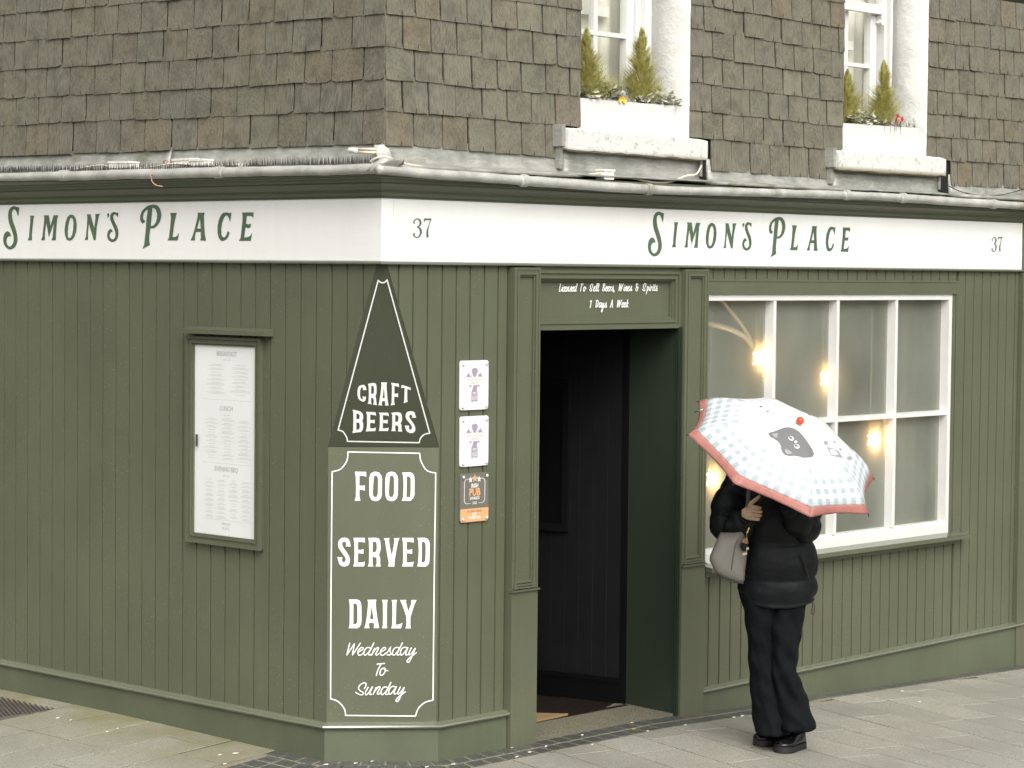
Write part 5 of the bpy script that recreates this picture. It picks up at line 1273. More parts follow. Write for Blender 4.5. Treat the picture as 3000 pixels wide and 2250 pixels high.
def conifer(c, h, rad, label, seed):
    random.seed(seed); t = thing('dwarf_conifer', label, 'shrub', tuple(c), 'golden conifers in window boxes')
    MB().tube([c, c+Vector((0, 0, h*.9))], [.006, .001], 6).build('trunk', 'stem', t)
    mb = MB()
    n = 1500
    BR = [(random.random()**1.15, rnd(0, 2*math.pi), rnd(.62, 1.22)) for _ in range(85)]
    for i in range(n):
        b0_, a0_, l0_ = random.choice(BR)
        f = min(1, max(0, b0_+rnd(-.035, .035))) if i % 5 else random.random()**1.25
        z = h*(.02+.93*f)
        rr = rad*2.15*(1-f)**.80*min(1, .55+f*4)*(.80+.55*noise.noise(Vector((z*26, seed, 2.2*math.cos(i*.9)))))*(.35+.80*random.random()**.6)
        if f < .10: rr *= .75
        a = a0_+rnd(-.22, .22) if i % 5 else rnd(0, 2*math.pi); rr *= l0_ if i % 5 else .8
        o = c + Vector((rr*.25*math.cos(a), rr*.25*math.sin(a), z-.035*(rr/rad)))
        tip = c + Vector((rr*math.cos(a), rr*math.sin(a), z+.018+.03*random.random()))
        d = (tip-o); L_ = d.length
        for k in range(9):
            q = .25+.8*k/8; p = o + d*q; side = Vector((-math.sin(a), math.cos(a), 0)); s = .0105*(1.15-q*.7)
            up = Vector((math.cos(a)*.4, math.sin(a)*.4, 1)).normalized()
            for sg_ in (-1, 1):
                e = p + (side*sg_*rnd(.5, 1.1) + up*rnd(.8, 1.6))*s*1.35 + Vector((rnd(-.002, .002),)*3)
                w = d.normalized()*s*.28
                mb.add([p-w, p+w, e], [(0, 1, 2)])
    mb.build('foliage', 'conifer', t)
    return t
def at_px(px, py, y): return hit(px, py, Vector((0, y, 0)), Vector((0, -1, 0)))
for px, pb, pt_, rad, lb, sd in ((1878, 290, 96, .085, 'golden green dwarf conifer at the right of the window box above the door', 3), (1716, 275, 100, .090, 'golden green dwarf conifer cut off by slates, left in the box above the door', 5),
                             (2587, 362, 190, .085, 'golden green dwarf conifer beside the red flowers, far right window box', 8), (2480, 350, 220, .080, 'golden green dwarf conifer cut off by slates, left in the far right box', 11)):
    c = at_px(px, pb+12, .08); top = at_px(px, pt_, .08); conifer(c, top.z-c.z, rad, lb, sd)
def leafy(c0, c1, n, size, mat, name, label, seed, up=.05, droop=0, blade=False):
    random.seed(seed); t = thing(name, label, 'plant', tuple((c0+c1)/2))
    mb = MB(); st = MB()
    for i in range(n):
        q = random.random(); p = c0.lerp(c1, q) + Vector((0, rnd(-.03, .05), rnd(0, up)*(1-abs(q-.5)))); s = size*rnd(.6, 1.2)
        a, b = rnd(0, 2*math.pi), rnd(-.5, .9)
        d = Vector((math.cos(a)*math.cos(b), math.sin(a)*math.cos(b), math.sin(b))); sd_ = d.cross(Vector((rnd(-.3, .3), rnd(-.3, .3), 1))).normalized()
        if blade:
            mb.add([p-sd_*s*.08, p+d*s*.5+sd_*s*.07, p+d*s*1.2, p+d*s*.5-sd_*s*.1], [(0, 1, 2, 3)])
        else:
            nrm = d.cross(sd_)
            mb.add([p, p+d*s*.25+sd_*s*.5, p+d*s*.55+sd_*s*.25+nrm*s*.05, p+d*s, p+d*s*.55-sd_*s*.25+nrm*s*.05, p+d*s*.25-sd_*s*.5], [(0, 1, 2, 3, 4, 5)])
        if i % 3 == 0: st.tube([p, p-Vector((0, 0, rnd(.02, .06)))], .0009, 4)
    mb.build('foliage', mat, t); st.build('stems', 'stem', t, kind='stuff')
    return t
def blossoms(pts, size, mat, label, seed):
    random.seed(seed); t = thing('flower', label, 'flower', tuple(pts[0]))
    mb = MB(); st = MB()
    for p in pts:
        st.tube([p, p-Vector((0, -.01, .05))], .0012, 4)
        for k in range(6):
            a = k*math.pi/3+rnd(-.2, .2); d = Vector((math.cos(a), -.45, math.sin(a))).normalized(); s_ = d.cross(Vector((0, -1, 0))).normalized()
            mb.add([p, p+d*size*.6+s_*size*.38, p+d*size*1.1, p+d*size*.6-s_*size*.38], [(0, 1, 2, 3)])
    mb.build('petals', mat, t); st.build('stalk', 'stem', t)
leafy(at_px(1705, 285, .03), at_px(1815, 292, .03), 170, .050, 'ivy', 'ivy_plant', 'variegated ivy spilling over the left of the box above the door', 21, .085)
leafy(at_px(1880, 300, .02), at_px(1990, 308, .02), 240, .030, 'silver', 'trailing_plant', 'silvery trailing plant at the right of the box above the door', 22, .07)
leafy(at_px(2490, 355, .03), at_px(2560, 362, .03), 150, .040, 'ivy', 'ivy_plant', 'pale ivy at the left of the far right window box', 23, .07)
leafy(at_px(2570, 364, .02), at_px(2690, 374, .02), 220, .036, 'silver', 'trailing_plant', 'wispy grey green plant beneath the red flowers', 24, .04, blade=True)
blossoms([at_px(1822, 290, .0), at_px(1815, 294, -.002), at_px(1828, 295, -.003)], .018, 'pansy_y', 'yellow flowers at the middle of the box above the door', 31)
blossoms([at_px(1826, 274, .02), at_px(1805, 272, .03)], .013, 'pansy_w', 'pale lilac buds above the yellow flowers', 32)
blossoms([at_px(2627, 340, .01), at_px(2632, 348, .01), at_px(2640, 350, .01), at_px(2624, 352, .012)], .019, 'red_fl', 'dark red flowers in the far right window box', 33)
random.seed(99)

# ================================================================== CABLES, BOXES, SPIKES on the ledge
def cable(pts, rad, mat, label, nm='cable'):
    P = crom([tuple(p) for p in pts], 6); t = MB().tube([Vector(p) for p in P], rad, 7)
    o = t.build(nm, mat, base=pts[0], smooth=True); tag(o, label, 'cable'); return o
Lp = lambda px, py, o=.09: HL(px, py, o); Rp = lambda px, py, o=.10: HR(px, py, o)
cable([Lp(0, 500), Lp(60, 503), Lp(130, 502), Lp(200, 498), Lp(260, 488), Lp(300, 484), Lp(330, 490), Lp(380, 493), Lp(440, 490), Lp(500, 480), Lp(560, 482), Lp(640, 485), Lp(700, 482)], .0045, 'cable', 'cream cable lying behind the spikes along the left-hand ledge')
cable([Lp(705, 482), Lp(760, 481), Lp(800, 483)], .004, 'cable', 'short cream cable end beside the corner on the left-hand ledge')
cable([Lp(1086, 473, .12), Lp(1105, 462, .12), Rp(1130, 459, .12), Rp(1160, 470, .12), Rp(1200, 482, .12), Rp(1290, 494, .12), Rp(1380, 501), Rp(1500, 504), Rp(1570, 512), Rp(1640, 518), Rp(1700, 515), Rp(1768, 506)], .0055, 'cable', 'cream cable running from the corner to the small junction box')
cable([Rp(1800, 520), Rp(1850, 522), Rp(1890, 530), Rp(1930, 535), Rp(1970, 531), Rp(2010, 515), Rp(2040, 510), Rp(2055, 485, .06)], .0055, 'cable', 'cream cable looping up from the junction box to the stone sill')
cable([Rp(2780, 545, .03), Rp(2820, 563, .05), Rp(2880, 573, .06), Rp(2940, 570, .05), Rp(3020, 548, .03)], .003, 'spike', 'thin dark cable sagging under the slates at far right')
cable([Lp(455, 495, .10), Lp(443, 510, .16), Lp(445, 530, .16), Lp(458, 543, .16), Lp(476, 546, .15)], .003, 'cable_pink', 'pink wire hanging over the lead roll on the left')
P = []
c0 = Lp(488, 474, .06)
for i in range(26): a = i*.75; P.append(c0 + Vector((0, -.018*math.cos(a)+.0004*i, .009*math.sin(a))))
tag(MB().tube(P, .0022, 6).build('wire_coil', 'cable_pink', base=tuple(c0), smooth=True), 'small coil of pink wire beside the white boxes on the ledge', 'wire')
for nm_, pts in (('conduit_stub', [(1045, 438), (1100, 437)]), ('conduit_stub', [(1045, 446), (1100, 447)])):
    a, b = Lp(*pts[0], .05), Lp(*pts[1], .05)
tt = thing('taped_cable_ends', 'two stubby cream cable ends capped with white tape at the corner', 'cable', tuple(Lp(1050, 440, .05)))
MB().tube([Lp(1044, 437, .05), Lp(1100, 437, .05)], .0062, 8).build('cable_end', 'cable', tt, True); MB().tube([Lp(1044, 446, .05), Lp(1100, 447, .05)], .0062, 8).build('cable_end', 'cable', tt, True)
MB().tube([Lp(1019, 440, .05), Lp(1024, 440, .05), Lp(1040, 441, .05), Lp(1050, 441, .05)], [.006, .0135, .014, .013], 10).build('tape_cap', 'plastic_white', tt, True)
def jbox(fn, hitf, pa, pb, o0, o1, label, skew=0):
    A, B = hitf(*pa, o1), hitf(*pb, o1)
    ua, ub = (A.y, B.y) if fn is LP else (A.x, B.x); za, zb_ = A.z, B.z
    u0_, u1_ = min(ua, ub), max(ua, ub); z0_, z1_ = min(za, zb_), max(za, zb_)
    t = thing('junction_box', label, 'junction box', tuple(fn((u0_+u1_)/2, z0_, (o0+o1)/2)))
    f2 = lambda u, v, o: fn(u, v + skew*(u-u0_), o)
    MB().prism(f2, rrect(u0_, u1_, z0_, z1_-.010, .004, 2), rrect(u0_+.003, u1_-.003, z0_+.002, z1_-.010, .004, 2), o0, o1).build('box_body', 'plastic_white', t)
    MB().prism(f2, rrect(u0_-.003, u1_+.003, z1_-.011, z1_, .003, 2), rrect(u0_-.003, u1_+.003, z1_-.011, z1_, .003, 2), o0-.002, o1+.004).build('box_lid', 'plastic_white', t)
    return t
jbox(RP, HR, (1770, 495), (1800, 528), .07, .125, 'small white junction box under the sill, between two cream cables')
jbox(LP, HL, (318, 474), (375, 494), .03, .10, 'flat white junction box behind the spikes, nearer the left edge', .02)
jbox(LP, HL, (505, 464), (556, 484), .03, .09, 'white junction box behind the spikes, left of a matching box', -.02)
jbox(LP, HL, (556, 466), (595, 486), .03, .095, 'white junction box behind the spikes, right of a matching box', .01)
def spikes(pa, pb, label, h=.040, dense=1):
    A, B = HL(*pa, .105), HL(*pb, .105); n = max(4, int((A-B).length/.0185*dense))
    t = thing('bird_spike_strip', label, 'bird spikes', tuple(B), 'bird spike strips on the ledge')
    MB().tube([A, B], .003, 5).build('strip_base', 'spike', t)
    mb = MB()
    for i in range(n+1):
        for row in (0, 1):
            p = A.lerp(B, (i+row*.4)/n if i < n else 1) + Vector((.02*row - .008, 0, 0)); q = p + Vector((rnd(-.004, .004), rnd(-.004, .004), h*rnd(.85, 1.1)))
            mb.tube([p, p.lerp(q, .5), q], [.0050, .0036, .0005], 4)
    mb.build('spikes', 'spike', t, kind='stuff')
spikes((2, 508), (205, 506), 'dark bird spike strip at the far left end of the ledge', dense=1.3)
spikes((205, 505), (345, 502), 'dark bird spike strip below the flat junction box', dense=.9)
spikes((352, 502), (545, 500), 'dark bird spike strip below the pink wire coil', dense=1.1)
spikes((553, 499), (690, 492), 'dark bird spike strip just right of the white boxes', dense=.9)
spikes((718, 491), (1080, 482), 'long dark bird spike strip ending at the corner', h=.042, dense=.95)

# ================================================================== LITTER
def bit(px, py, w, mat, label, nm='petal', cat='petal'):
    c = on_ground(px, py) + Vector((0, 0, .0035)); n = 7; a0 = rnd(0, 6)
    P = [c + Vector((math.cos(a0+k*2*math.pi/n)*w*rnd(.5, .8), math.sin(a0+k*2*math.pi/n)*w*rnd(.25, .42), rnd(0, .003))) for k in range(n)]
    mb = MB(); mb.add([p for p in P]+[p-Vector((0, 0, .002)) for p in P], [tuple(range(n)), tuple(range(n, 2*n))]+[(i, (i+1) % n, n+(i+1) % n, n+i) for i in range(n)])
    o = mb.build(nm, mat, base=tuple(c)); tag(o, label, cat, 'petals and leaf litter on the pavement')
lit = 'small pale petal lying flat on the pavement'
for px, py, w in ((690, 2209, .026), (645, 2213, .014), (315, 2145, .016), (344, 2136, .012), (208, 2111, .012), (170, 2105, .016), (660, 2240, .018), (955, 2242, .022), (1043, 2238, .02), (1090, 2232, .014), (1327, 2241, .024), (1250, 2249, .02), (1515, 2219, .018), (1552, 2205, .02), (1500, 2192, .012), (1706, 2155, .012), (1852, 2119, .014), (1872, 2074, .014), (2012, 2091, .018), (2008, 2126, .016), (2150, 2103, .022), (2175, 2099, .02), (1897, 2143, .014), (2473, 2020, .016), (2643, 2026, .022), (2692, 2058, .026), (2803, 1971, .014), (2830, 1968, .014), (2904, 1956, .014), (1735, 2182, .014), (1600, 2188, .012)):
    wh = ('on the left-hand pavement slabs' if px < 640 else 'by the setts at the cut corner' if px < 1400 else 'before the open doorway' if px < 2020 else 'right of the doorway, behind the walker' if px < 2300 else 'on the slabs right of the walker' if px < 2750 else 'along the wall foot at far right')
    bit(px, py, w, 'petal', ('large' if w > .021 else 'small' if w < .015 else 'middling') + ' pale petal lying flat ' + wh)
bit(1856, 2137, .026, 'leaf_dry', 'yellow brown leaf lying on the dark setts before the doorway', 'fallen_leaf', 'leaf')

# ================================================================== PERSON
foot = on_ground(2262, 2192)
fh = Vector((cd.x, cd.y, 0)).normalized(); TW = -fh            # towards the camera, level
def PP(px, py, dep=0): return hit(px, py, foot + TW*dep, TW)
RH = Vector((r0.x, r0.y, 0)).normalized(); UP = Vector((0, 0, 1))
person = thing('person', 'person in black padded jacket and wide black trousers walking under an umbrella', 'person', tuple(foot))
# body: one continuous skinned figure
def skin_body():
    V = []; E = []; Rd = []
    def add(p, r_, par=None):
        V.append(p); Rd.append(r_); i = len(V)-1
        if par is not None: E.append((par, i))
        return i
    pel = add(PP(2262, 1745, 0), .10); sp = add(PP(2264, 1640, .0), .10, pel); ch = add(PP(2266, 1500, 0), .125, sp); nb_ = add(PP(2266, 1400, .0), .06, ch)
    nk = add(PP(2266, 1365, .01), .045, nb_); h0 = add(PP(2264, 1325, .03), .062, nk); h1 = add(PP(2262, 1285, .035), .078, h0); add(PP(2262, 1245, .02), .060, h1)
    hipL = add(PP(2232, 1775, 0), .075, pel); kL = add(PP(2238, 1960, .03), .052, hipL); aL = add(PP(2246, 2125, -.0), .030, kL); add(PP(2243, 2150, .0), .028, aL)
    hipR = add(PP(2295, 1775, 0), .075, pel); kR = add(PP(2290, 1950, .07), .052, hipR); aR = add(PP(2308, 2105, .02), .030, kR); add(PP(2308, 2130, .0), .028, aR)
    sL = add(PP(2178, 1418, 0), .055, nb_); eL = add(PP(2122, 1540, .04), .042, sL); wL = add(PP(2190, 1510, .20), .029, eL)
    sR = add(PP(2358, 1418, 0), .055, nb_); eR = add(PP(2370, 1545, .06), .042, sR); wR = add(PP(2304, 1468, .22), .028, eR)
    # hands: palm, then fingers
    pal = add(PP(2203, 1500, .222), .030, wL)
    palr = add(PP(2296, 1446, .24), .030, wR)
    me = bpy.data.meshes.new('body'); me.from_pydata([v-foot for v in V], E, [])
    o = bpy.data.objects.new('body_tmp', me); COL.objects.link(o)
    md = o.modifiers.new('s', 'SKIN'); lay = me.skin_vertices[0].data if me.skin_vertices else None
    if lay is None:
        bm = bmesh.new(); bm.from_mesh(me); bm.verts.layers.skin.verify(); bm.to_mesh(me); bm.free(); lay = me.skin_vertices[0].data
    for i, r_ in enumerate(Rd): lay[i].radius = (r_, r_); lay[i].use_root = (i == 0)
    sb = o.modifiers.new('d', 'SUBSURF'); sb.levels = 2; sb.render_levels = 2
    bpy.context.view_layer.update()
    em = o.evaluated_get(bpy.context.evaluated_depsgraph_get()).to_mesh()
    vs_ = [v.co.copy() for v in em.vertices]; fs_ = [tuple(f.vertices) for f in em.polygons]
    bpy.data.objects.remove(o); return vs_, fs_
bv, bf = skin_body()
def chain(points, radii, n=8, k=4):
    P = crom([(*p, r_) for p, r_ in zip(points, radii)], k)
    m_ = MB(); m_.tube([Vector(p[:3]) for p in P], [p[3] for p in P], n)
    e = P[-1]; m_.sphere(e[:3], e[3]*.98, n, 5); return m_
body = MB(); body.add([v+foot for v in bv], bf)
# umbrella axis (needed for the grip)
nU = (cr*.351 + cu*.817 - cd*.451).normalized()
UC = PP(2291, 1339, .40); URAD = .512
APEX = UC + nU*.195
def shaft(t): return APEX - nU*t
# grip hand: palm on the near-left of the shaft, fingers curl across it to the right
hc = PP(2207, 1500, .255)
gs = [shaft(t) for t in (.50, .53, .56, .585, .61)]
hx = PP(2230, 1500, .27)
# place the shaft foot so the hand meets it
def on_shaft(py_):
    best = min((shaft(i*.002) for i in range(100, 360)), key=lambda p: abs((1125-F_PX*(p-CAM).dot(cu)/(p-CAM).dot(cd))-py_)); return best
ax_ = -nU
palm = MB()
k0 = on_shaft(1500)
knu = [PP(2213+i*1.2, 1480+i*13.5, 0) for i in range(4)]
sideL = -RH
for dx, dz, rr_ in ((0, 0, 0),): pass
pc = k0 + sideL*.030 + TW*.012
rings = []
for q, wz, wt in ((-.052, .020, .018), (-.030, .038, .021), (-.008, .044, .020), (.008, .041, .015)):
    c_ = k0 + sideL*(.012-q) + TW*(.010+.10*max(0, q)) + UP*(-.004) ; rings.append([c_ + UP*wz*.82*math.sin(a) + TW*wt*math.cos(a) for a in [2*math.pi*i/12 for i in range(12)]])
body.loft(rings)
for i, (zz, L_) in enumerate(((.028, .95), (.009, 1.05), (-.010, 1.0), (-.028, .82))):
    b0 = k0 + sideL*.022 + TW*.016 + UP*zz; 
    pts = [b0 - TW*.002, b0 + RH*.016*L_ + TW*.012, b0 + RH*.036*L_ + TW*.010 + UP*(-.004), b0 + RH*.050*L_ - TW*.006 + UP*(-.006), b0 + RH*.044*L_ - TW*.020 + UP*(-.006)]
    ch_ = chain(pts, [.0098, .0102, .0092, .0085, .0072]); body.add(ch_.v, ch_.f)
b0 = k0 + sideL*.026 + TW*.006 + UP*.030
ch_ = chain([b0, b0 + RH*.012 + UP*.018 + TW*.008, b0 + RH*.032 + UP*.034 + TW*.008, b0 + RH*.046 + UP*.048 + TW*.004], [.0125, .012, .010, .0078]); body.add(ch_.v, ch_.f)
# far hand: relaxed fingers in front of the coat
h2 = PP(2292, 1436, .25)
for i in range(4):
    b1_ = h2 + UP*(.024-.016*i); ch_ = chain([b1_, b1_ - RH*.022 + TW*.008, b1_ - RH*.038 - TW*.002, b1_ - RH*.034 - TW*.016], [.0088, .0086, .0078, .0065]); body.add(ch_.v, ch_.f)
ch_ = chain([h2 + UP*.026, h2 + UP*.040 - RH*.012, h2 + UP*.050 - RH*.026], [.0105, .0095, .0075]); body.add(ch_.v, ch_.f)
# face: nose, ears, mouth
hd = PP(2262, 1285, .035)
ch_ = chain([hd + TW*.072 + UP*.018, hd + TW*.090 - UP*.004, hd + TW*.084 - UP*.012], [.007, .010, .009]); body.add(ch_.v, ch_.f)
for s in (-1, 1):
    m_ = MB(); m_.sphere(hd + RH*.076*s + TW*.0, .018, 8, 6, (.5, .5, 1.4)); body.add(m_.v, m_.f)
body.build('body', 'skin', person, True)
for s in (-1, 1):
    m_ = MB(); m_.sphere(hd + RH*.030*s + TW*.070 + UP*.016, .011, 8, 6); m_.build('eye', simple('eye_white', (.7, .7, .68), .2), person, True)
m_ = MB(); m_.tube([hd + TW*.074 - UP*.034 - RH*.020, hd + TW*.082 - UP*.035, hd + TW*.074 - UP*.034 + RH*.020], [.003, .006, .003], 6); m_.build('mouth', simple('lips', (.35, .12, .10), .5), person, True)
# hair: a cap with length at the back
rings = []
for i in range(9):
    t = i/8; ph = math.pi*(.02+.62*t); rr = .096*math.sin(ph)+.004
    rings.append([hd + UP*(.022+.098*math.cos(ph)) + RH*rr*math.cos(a) - TW*(rr*math.sin(a)*1.05 + .014) for a in [2*math.pi*k/18 for k in range(18)]])
hm = MB().loft(rings)
for k in range(9):
    a = math.pi*(.12+.76*k/8); b_ = hd + RH*.085*math.cos(a) - TW*(.085*math.sin(a)+.01); hm.tube([b_+UP*.03, b_-UP*.06, b_-UP*.13], [.022, .024, .010], 7)
hm.build('hair', 'hair', person, True)

# jacket
def ring_at(py, xl, xr, dep, front_=0, k=1.0, n=40, wob=0):
    L_, R_ = PP(xl, py, 0), PP(xr, py, 0); c = (L_+R_)/2; hw = (R_-L_).length/2; out = []
    for i in range(n):
        a = 2*math.pi*i/n; ca, sa = math.cos(a), math.sin(a)
        out.append(c + RH*hw*k*(abs(ca)**.85*(1 if ca > 0 else -1)) + TW*dep*k*(abs(sa)**.9*(1 if sa > 0 else -1)) + UP*(-front_*max(0, sa)**3) + RH*0)
    return out
def interp(rows, py):
    for a, b in zip(rows, rows[1:]):
        if a[0] <= py <= b[0]:
            t = (py-a[0])/(b[0]-a[0]); t2 = t*t*(3-2*t); return [x+(y-x)*t2 for x, y in zip(a, b)]
    return rows[-1]
JR = [(1352, 2222, 2310, .075), (1378, 2212, 2322, .085), (1392, 2186, 2350, .105), (1412, 2166, 2374, .125), (1450, 2160, 2386, .145), (1560, 2156, 2390, .155), (1660, 2155, 2395, .158), (1720, 2158, 2396, .152), (1756, 2170, 2388, .140)]
quilt = [1352, 1392, 1470, 1585, 1690, 1748, 1762]
rings = []; py = 1352
random.seed(5)
while py <= 1756:
    r_ = interp(JR, py); 
    for a, b in zip(quilt, quilt[1:]):
        if a <= py < b: ph = (py-a)/(b-a); break
    bl = math.sin(math.pi*ph)**.5 if 0 < ph < 1 else 0
    rg = ring_at(py, r_[1], r_[2], r_[3], .030*max(0, (py-1640)/116), (.885+.13*bl) if py < 1690 else (.93+.05*bl))
    c_ = sum(rg, Vector())/len(rg); rg2 = []
    for i, p in enumerate(rg):
        d = (p-c_); wv = noise.noise(Vector((i*.55, py*.035, 3)))*.020 + noise.noise(Vector((i*1.1, py*.12, 9)))*.018*(1.4-bl)
        zf = 1-.045*math.exp(-((i-10)/.9)**2)      # zip line at the front
        rg2.append(c_ + d*zf*(1+wv*(1.6 if bl else 0.4)))
    rings.append(rg2); py += 5
hem = rings[-1]; c_ = sum(hem, Vector())/len(hem)
rings.append([c_+(p-c_)*.99-UP*.008 for p in hem]); rings.append([c_+(p-c_)*.93-UP*.012 for p in hem]); rings.append([c_+(p-c_)*.85-UP*.0 for p in hem])
MB().loft(rings).build('jacket', 'black_cloth', person, True)
def sleeve(pts, radii, nm='sleeve', n=20):
    P = crom([(*p, r_) for p, r_ in zip(pts, radii)], 9); m_ = MB(); Pn = []; rr = []
    L_ = 0; acc = [0]
    for a, b in zip(P, P[1:]): L_ += (Vector(a[:3])-Vector(b[:3])).length; acc.append(L_)
    for p, l_ in zip(P, acc): Pn.append(Vector(p[:3])); rr.append(p[3]*(.84+.20*abs(math.sin(l_/.115*math.pi))**.5))
    m_.tube(Pn, rr, n)
    c_ = sum(m_.v, Vector())/len(m_.v)
    m_.v = [v + Vector((noise.noise(v*22), noise.noise(v*22+Vector((5, 5, 5))), noise.noise(v*22+Vector((9, 1, 5)))))*.014 for v in m_.v]
    return m_.build(nm, 'black_cloth', person, True)
sleeve([PP(2196, 1398, 0), PP(2166, 1425, .0), PP(2136, 1480, .03), PP(2128, 1532, .06), PP(2152, 1545, .12), PP(2180, 1527, .185), PP(2194, 1515, .215)], [.070, .085, .086, .084, .078, .064, .046])
sleeve([PP(2338, 1398, 0), PP(2362, 1425, .0), PP(2366, 1490, .04), PP(2358, 1545, .09), PP(2340, 1530, .16), PP(2316, 1492, .20), PP(2305, 1470, .225)], [.070, .083, .076, .076, .074, .062, .044])
for a, b, r_ in ((PP(2190, 1517, .205), PP(2199, 1509, .228), .040), (PP(2307, 1474, .215), PP(2300, 1458, .235), .038)):
    MB().tube([a, b], r_, 16).build('cuff', 'black_wool', person, True)
MB().tube([PP(2345, 1620, .155), PP(2360, 1660, .155), PP(2372, 1705, .145)], [.004, .005, .004], 6).build('pocket_zip', 'charm_blk', person)
# collar and drawcord
MB().tube(crom([tuple(PP(2372, 1757, .05)), tuple(PP(2380, 1772, .055)), tuple(PP(2376, 1795, .055)), tuple(PP(2384, 1797, .055)), tuple(PP(2386, 1775, .055)), tuple(PP(2378, 1758, .05))], 5), .0016, 5).build('drawcord', 'charm_blk', person)
# trousers
def leg(rows, dep_rows, nm):
    rings = []; py = rows[0][0]; k = 0; dx_ = 0 if nm == 'a' else 5
    while py <= rows[-1][0]:
        r_ = interp(rows, py); L_, R_ = PP(r_[1], py, 0), PP(r_[2], py, 0); c = (L_+R_)/2 + TW*r_[3]; hw = (R_-L_).length/2; rg = []
        hd_ = r_[4]
        for i in range(36):
            a = 2*math.pi*i/36; f = 1 + .04*noise.noise(Vector((i*.5, py*.02, dx_)))+.03*math.sin(a*3+py*.012)*max(0, (py-1880)/250)
            rg.append(c + RH*hw*math.cos(a)*f + TW*hd_*math.sin(a)*f + TW*.030*noise.noise(Vector((i*.33+py*.012, py*.016, 2+dx_))) + RH*.010*noise.noise(Vector((i*.2, py*.02, 7+dx_))))
        rings.append(rg); py += 8
    e = rings[-1]; c_ = sum(e, Vector())/len(e); rings.append([c_+(p-c_)*.93+UP*.003 for p in e]); rings.append([c_+(p-c_)*.62+UP*.10 for p in e])
    MB().loft(rings).build('trouser_leg', 'black_wool', person, True)
leg([(1728, 2166, 2285, 0, .12), (1800, 2180, 2275, .0, .115), (1900, 2192, 2272, .01, .10), (2000, 2197, 2282, .0, .11), (2070, 2203, 2292, -.01, .13), (2146, 2212, 2310, -.01, .15)], None, 'a')
leg([(1728, 2250, 2372, 0, .12), (1800, 2250, 2358, .01, .115), (1850, 2250, 2344, .04, .105), (1900, 2252, 2336, .06, .10), (1955, 2254, 2330, .06, .10), (2000, 2258, 2348, .04, .11), (2050, 2264, 2368, .02, .13), (2128, 2272, 2387, .01, .16)], None, 'b')
# shoes
def shoe(toe, heel, w, nm='shoe', lift=0):
    d = (toe-heel); L_ = d.length; d.normalize(); s_ = d.cross(UP).normalized()
    o = bpy.data.objects.new(nm, None); COL.objects.link(o); o.parent = person
    def outl(sc, grow=0): 
        pts = []
        for t, ww in ((0, .30), (.03, .62), (.12, .84), (.3, .86), (.5, .86), (.7, 1.0), (.85, .93), (.95, .62), (1.0, .25)): pts.append((t, ww))
        A_ = [heel + d*(L_*t) + s_*(w/2*ww*sc+grow) for t, ww in pts]; B_ = [heel + d*(L_*t) - s_*(w/2*ww*sc+grow) for t, ww in pts[::-1]]
        return A_+B_
    z0_ = UP*(lift)
    so = outl(1.05); MB().loft([[p+z0_ for p in outl(1.02)], [p+z0_+UP*.006 for p in so], [p+z0_+UP*.030 for p in so]]).build('sole', 'sole', o, 'auto')
    rings = []
    rings.append([p+z0_+UP*.0305 for p in outl(.98)]); rings.append([p+z0_+UP*.045 for p in outl(1.0)])
    base = outl(.96); c_ = heel + d*L_*.45
    def prof(t): return .050 if t > .85 else (.058 if t > .65 else (.085 if t > .45 else .105))
    for q, sc in ((.5, .92), (.8, .72), (1.0, .42)):
        rg = []
        for p in base:
            t = (p-heel).dot(d)/L_; h_ = .030 + (prof(t)-.02)*q; m_ = heel + d*((p-heel).dot(d))
            lat = p - m_; rg.append(heel + d*(L_*(t if q < .9 else t*.86+.05)) + lat*sc + UP*h_ + z0_)
        rings.append(rg)
    MB().loft(rings).build('upper', 'shoe', o, True)
    cc = heel + d*L_*.28; MB().tube([cc+UP*(.085+lift), cc+UP*(.16+lift)], [.052, .050], 14).build('sock', 'black_wool', o, True)
    for t in (.50, .58, .66): c1_ = heel + d*L_*t + UP*(prof(t)+.012+lift); MB().tube([c1_-s_*.028, c1_+UP*.004, c1_+s_*.028], .003, 5).build('lace', 'charm_blk', o)
g0 = lambda p, l=0: Vector((p.x, p.y, g(p.x, p.y)+.001+l))
t1, h1_ = g0(PP(2214, 2180, .16)), g0(PP(2262, 2165, -.02))
a_ = on_ground(2212, 2185); b_ = a_ + (RH*.20 - TW*.14)
shoe(g0(a_), g0(b_), .10)
a_ = on_ground(2282, 2207); b_ = a_ + (RH*.135 - TW*.20)
shoe(g0(a_), g0(b_, .0), .105)

# handbag (hangs on the forearm)
hb = thing('handbag', 'soft grey leather tote bag hanging from the walker\'s bent arm', 'bag', tuple(PP(2135, 1700, .14)))
bagp = [(2110, 1560), (2079, 1631), (2086, 1655), (2098, 1678), (2118, 1690), (2145, 1701), (2178, 1706), (2183, 1672), (2188, 1630), (2184, 1590), (2178, 1548), (2150, 1556)]
N_ = len(bagp)
fr_ = [PP(a, b, .215) for a, b in bagp]; bk = [PP(a, b, .10) for a, b in bagp]
cen = PP(2138, 1640, .16)
def bagring(dep, sc, z=0): 
    c0_ = PP(2138, 1635, dep); return [c0_ + (PP(a, b, dep)-c0_)*sc for a, b in crom([(*q,) for q in bagp+[bagp[0]]], 3)[:-1]]
mb = MB().loft([bagring(.105, .80), bagring(.12, .95), bagring(.16, 1.0), bagring(.20, .97), bagring(.225, .86), bagring(.235, .55)]); mb.build('bag_body', 'bag', hb, True)
MB().tube(crom([tuple(PP(2100, 1690-8, .16)), tuple(PP(2118, 1694, .17)), tuple(PP(2145, 1704, .17)), tuple(PP(2178, 1709, .16))], 4), .0035, 6).build('base_piping', 'bag_dk', hb, True)
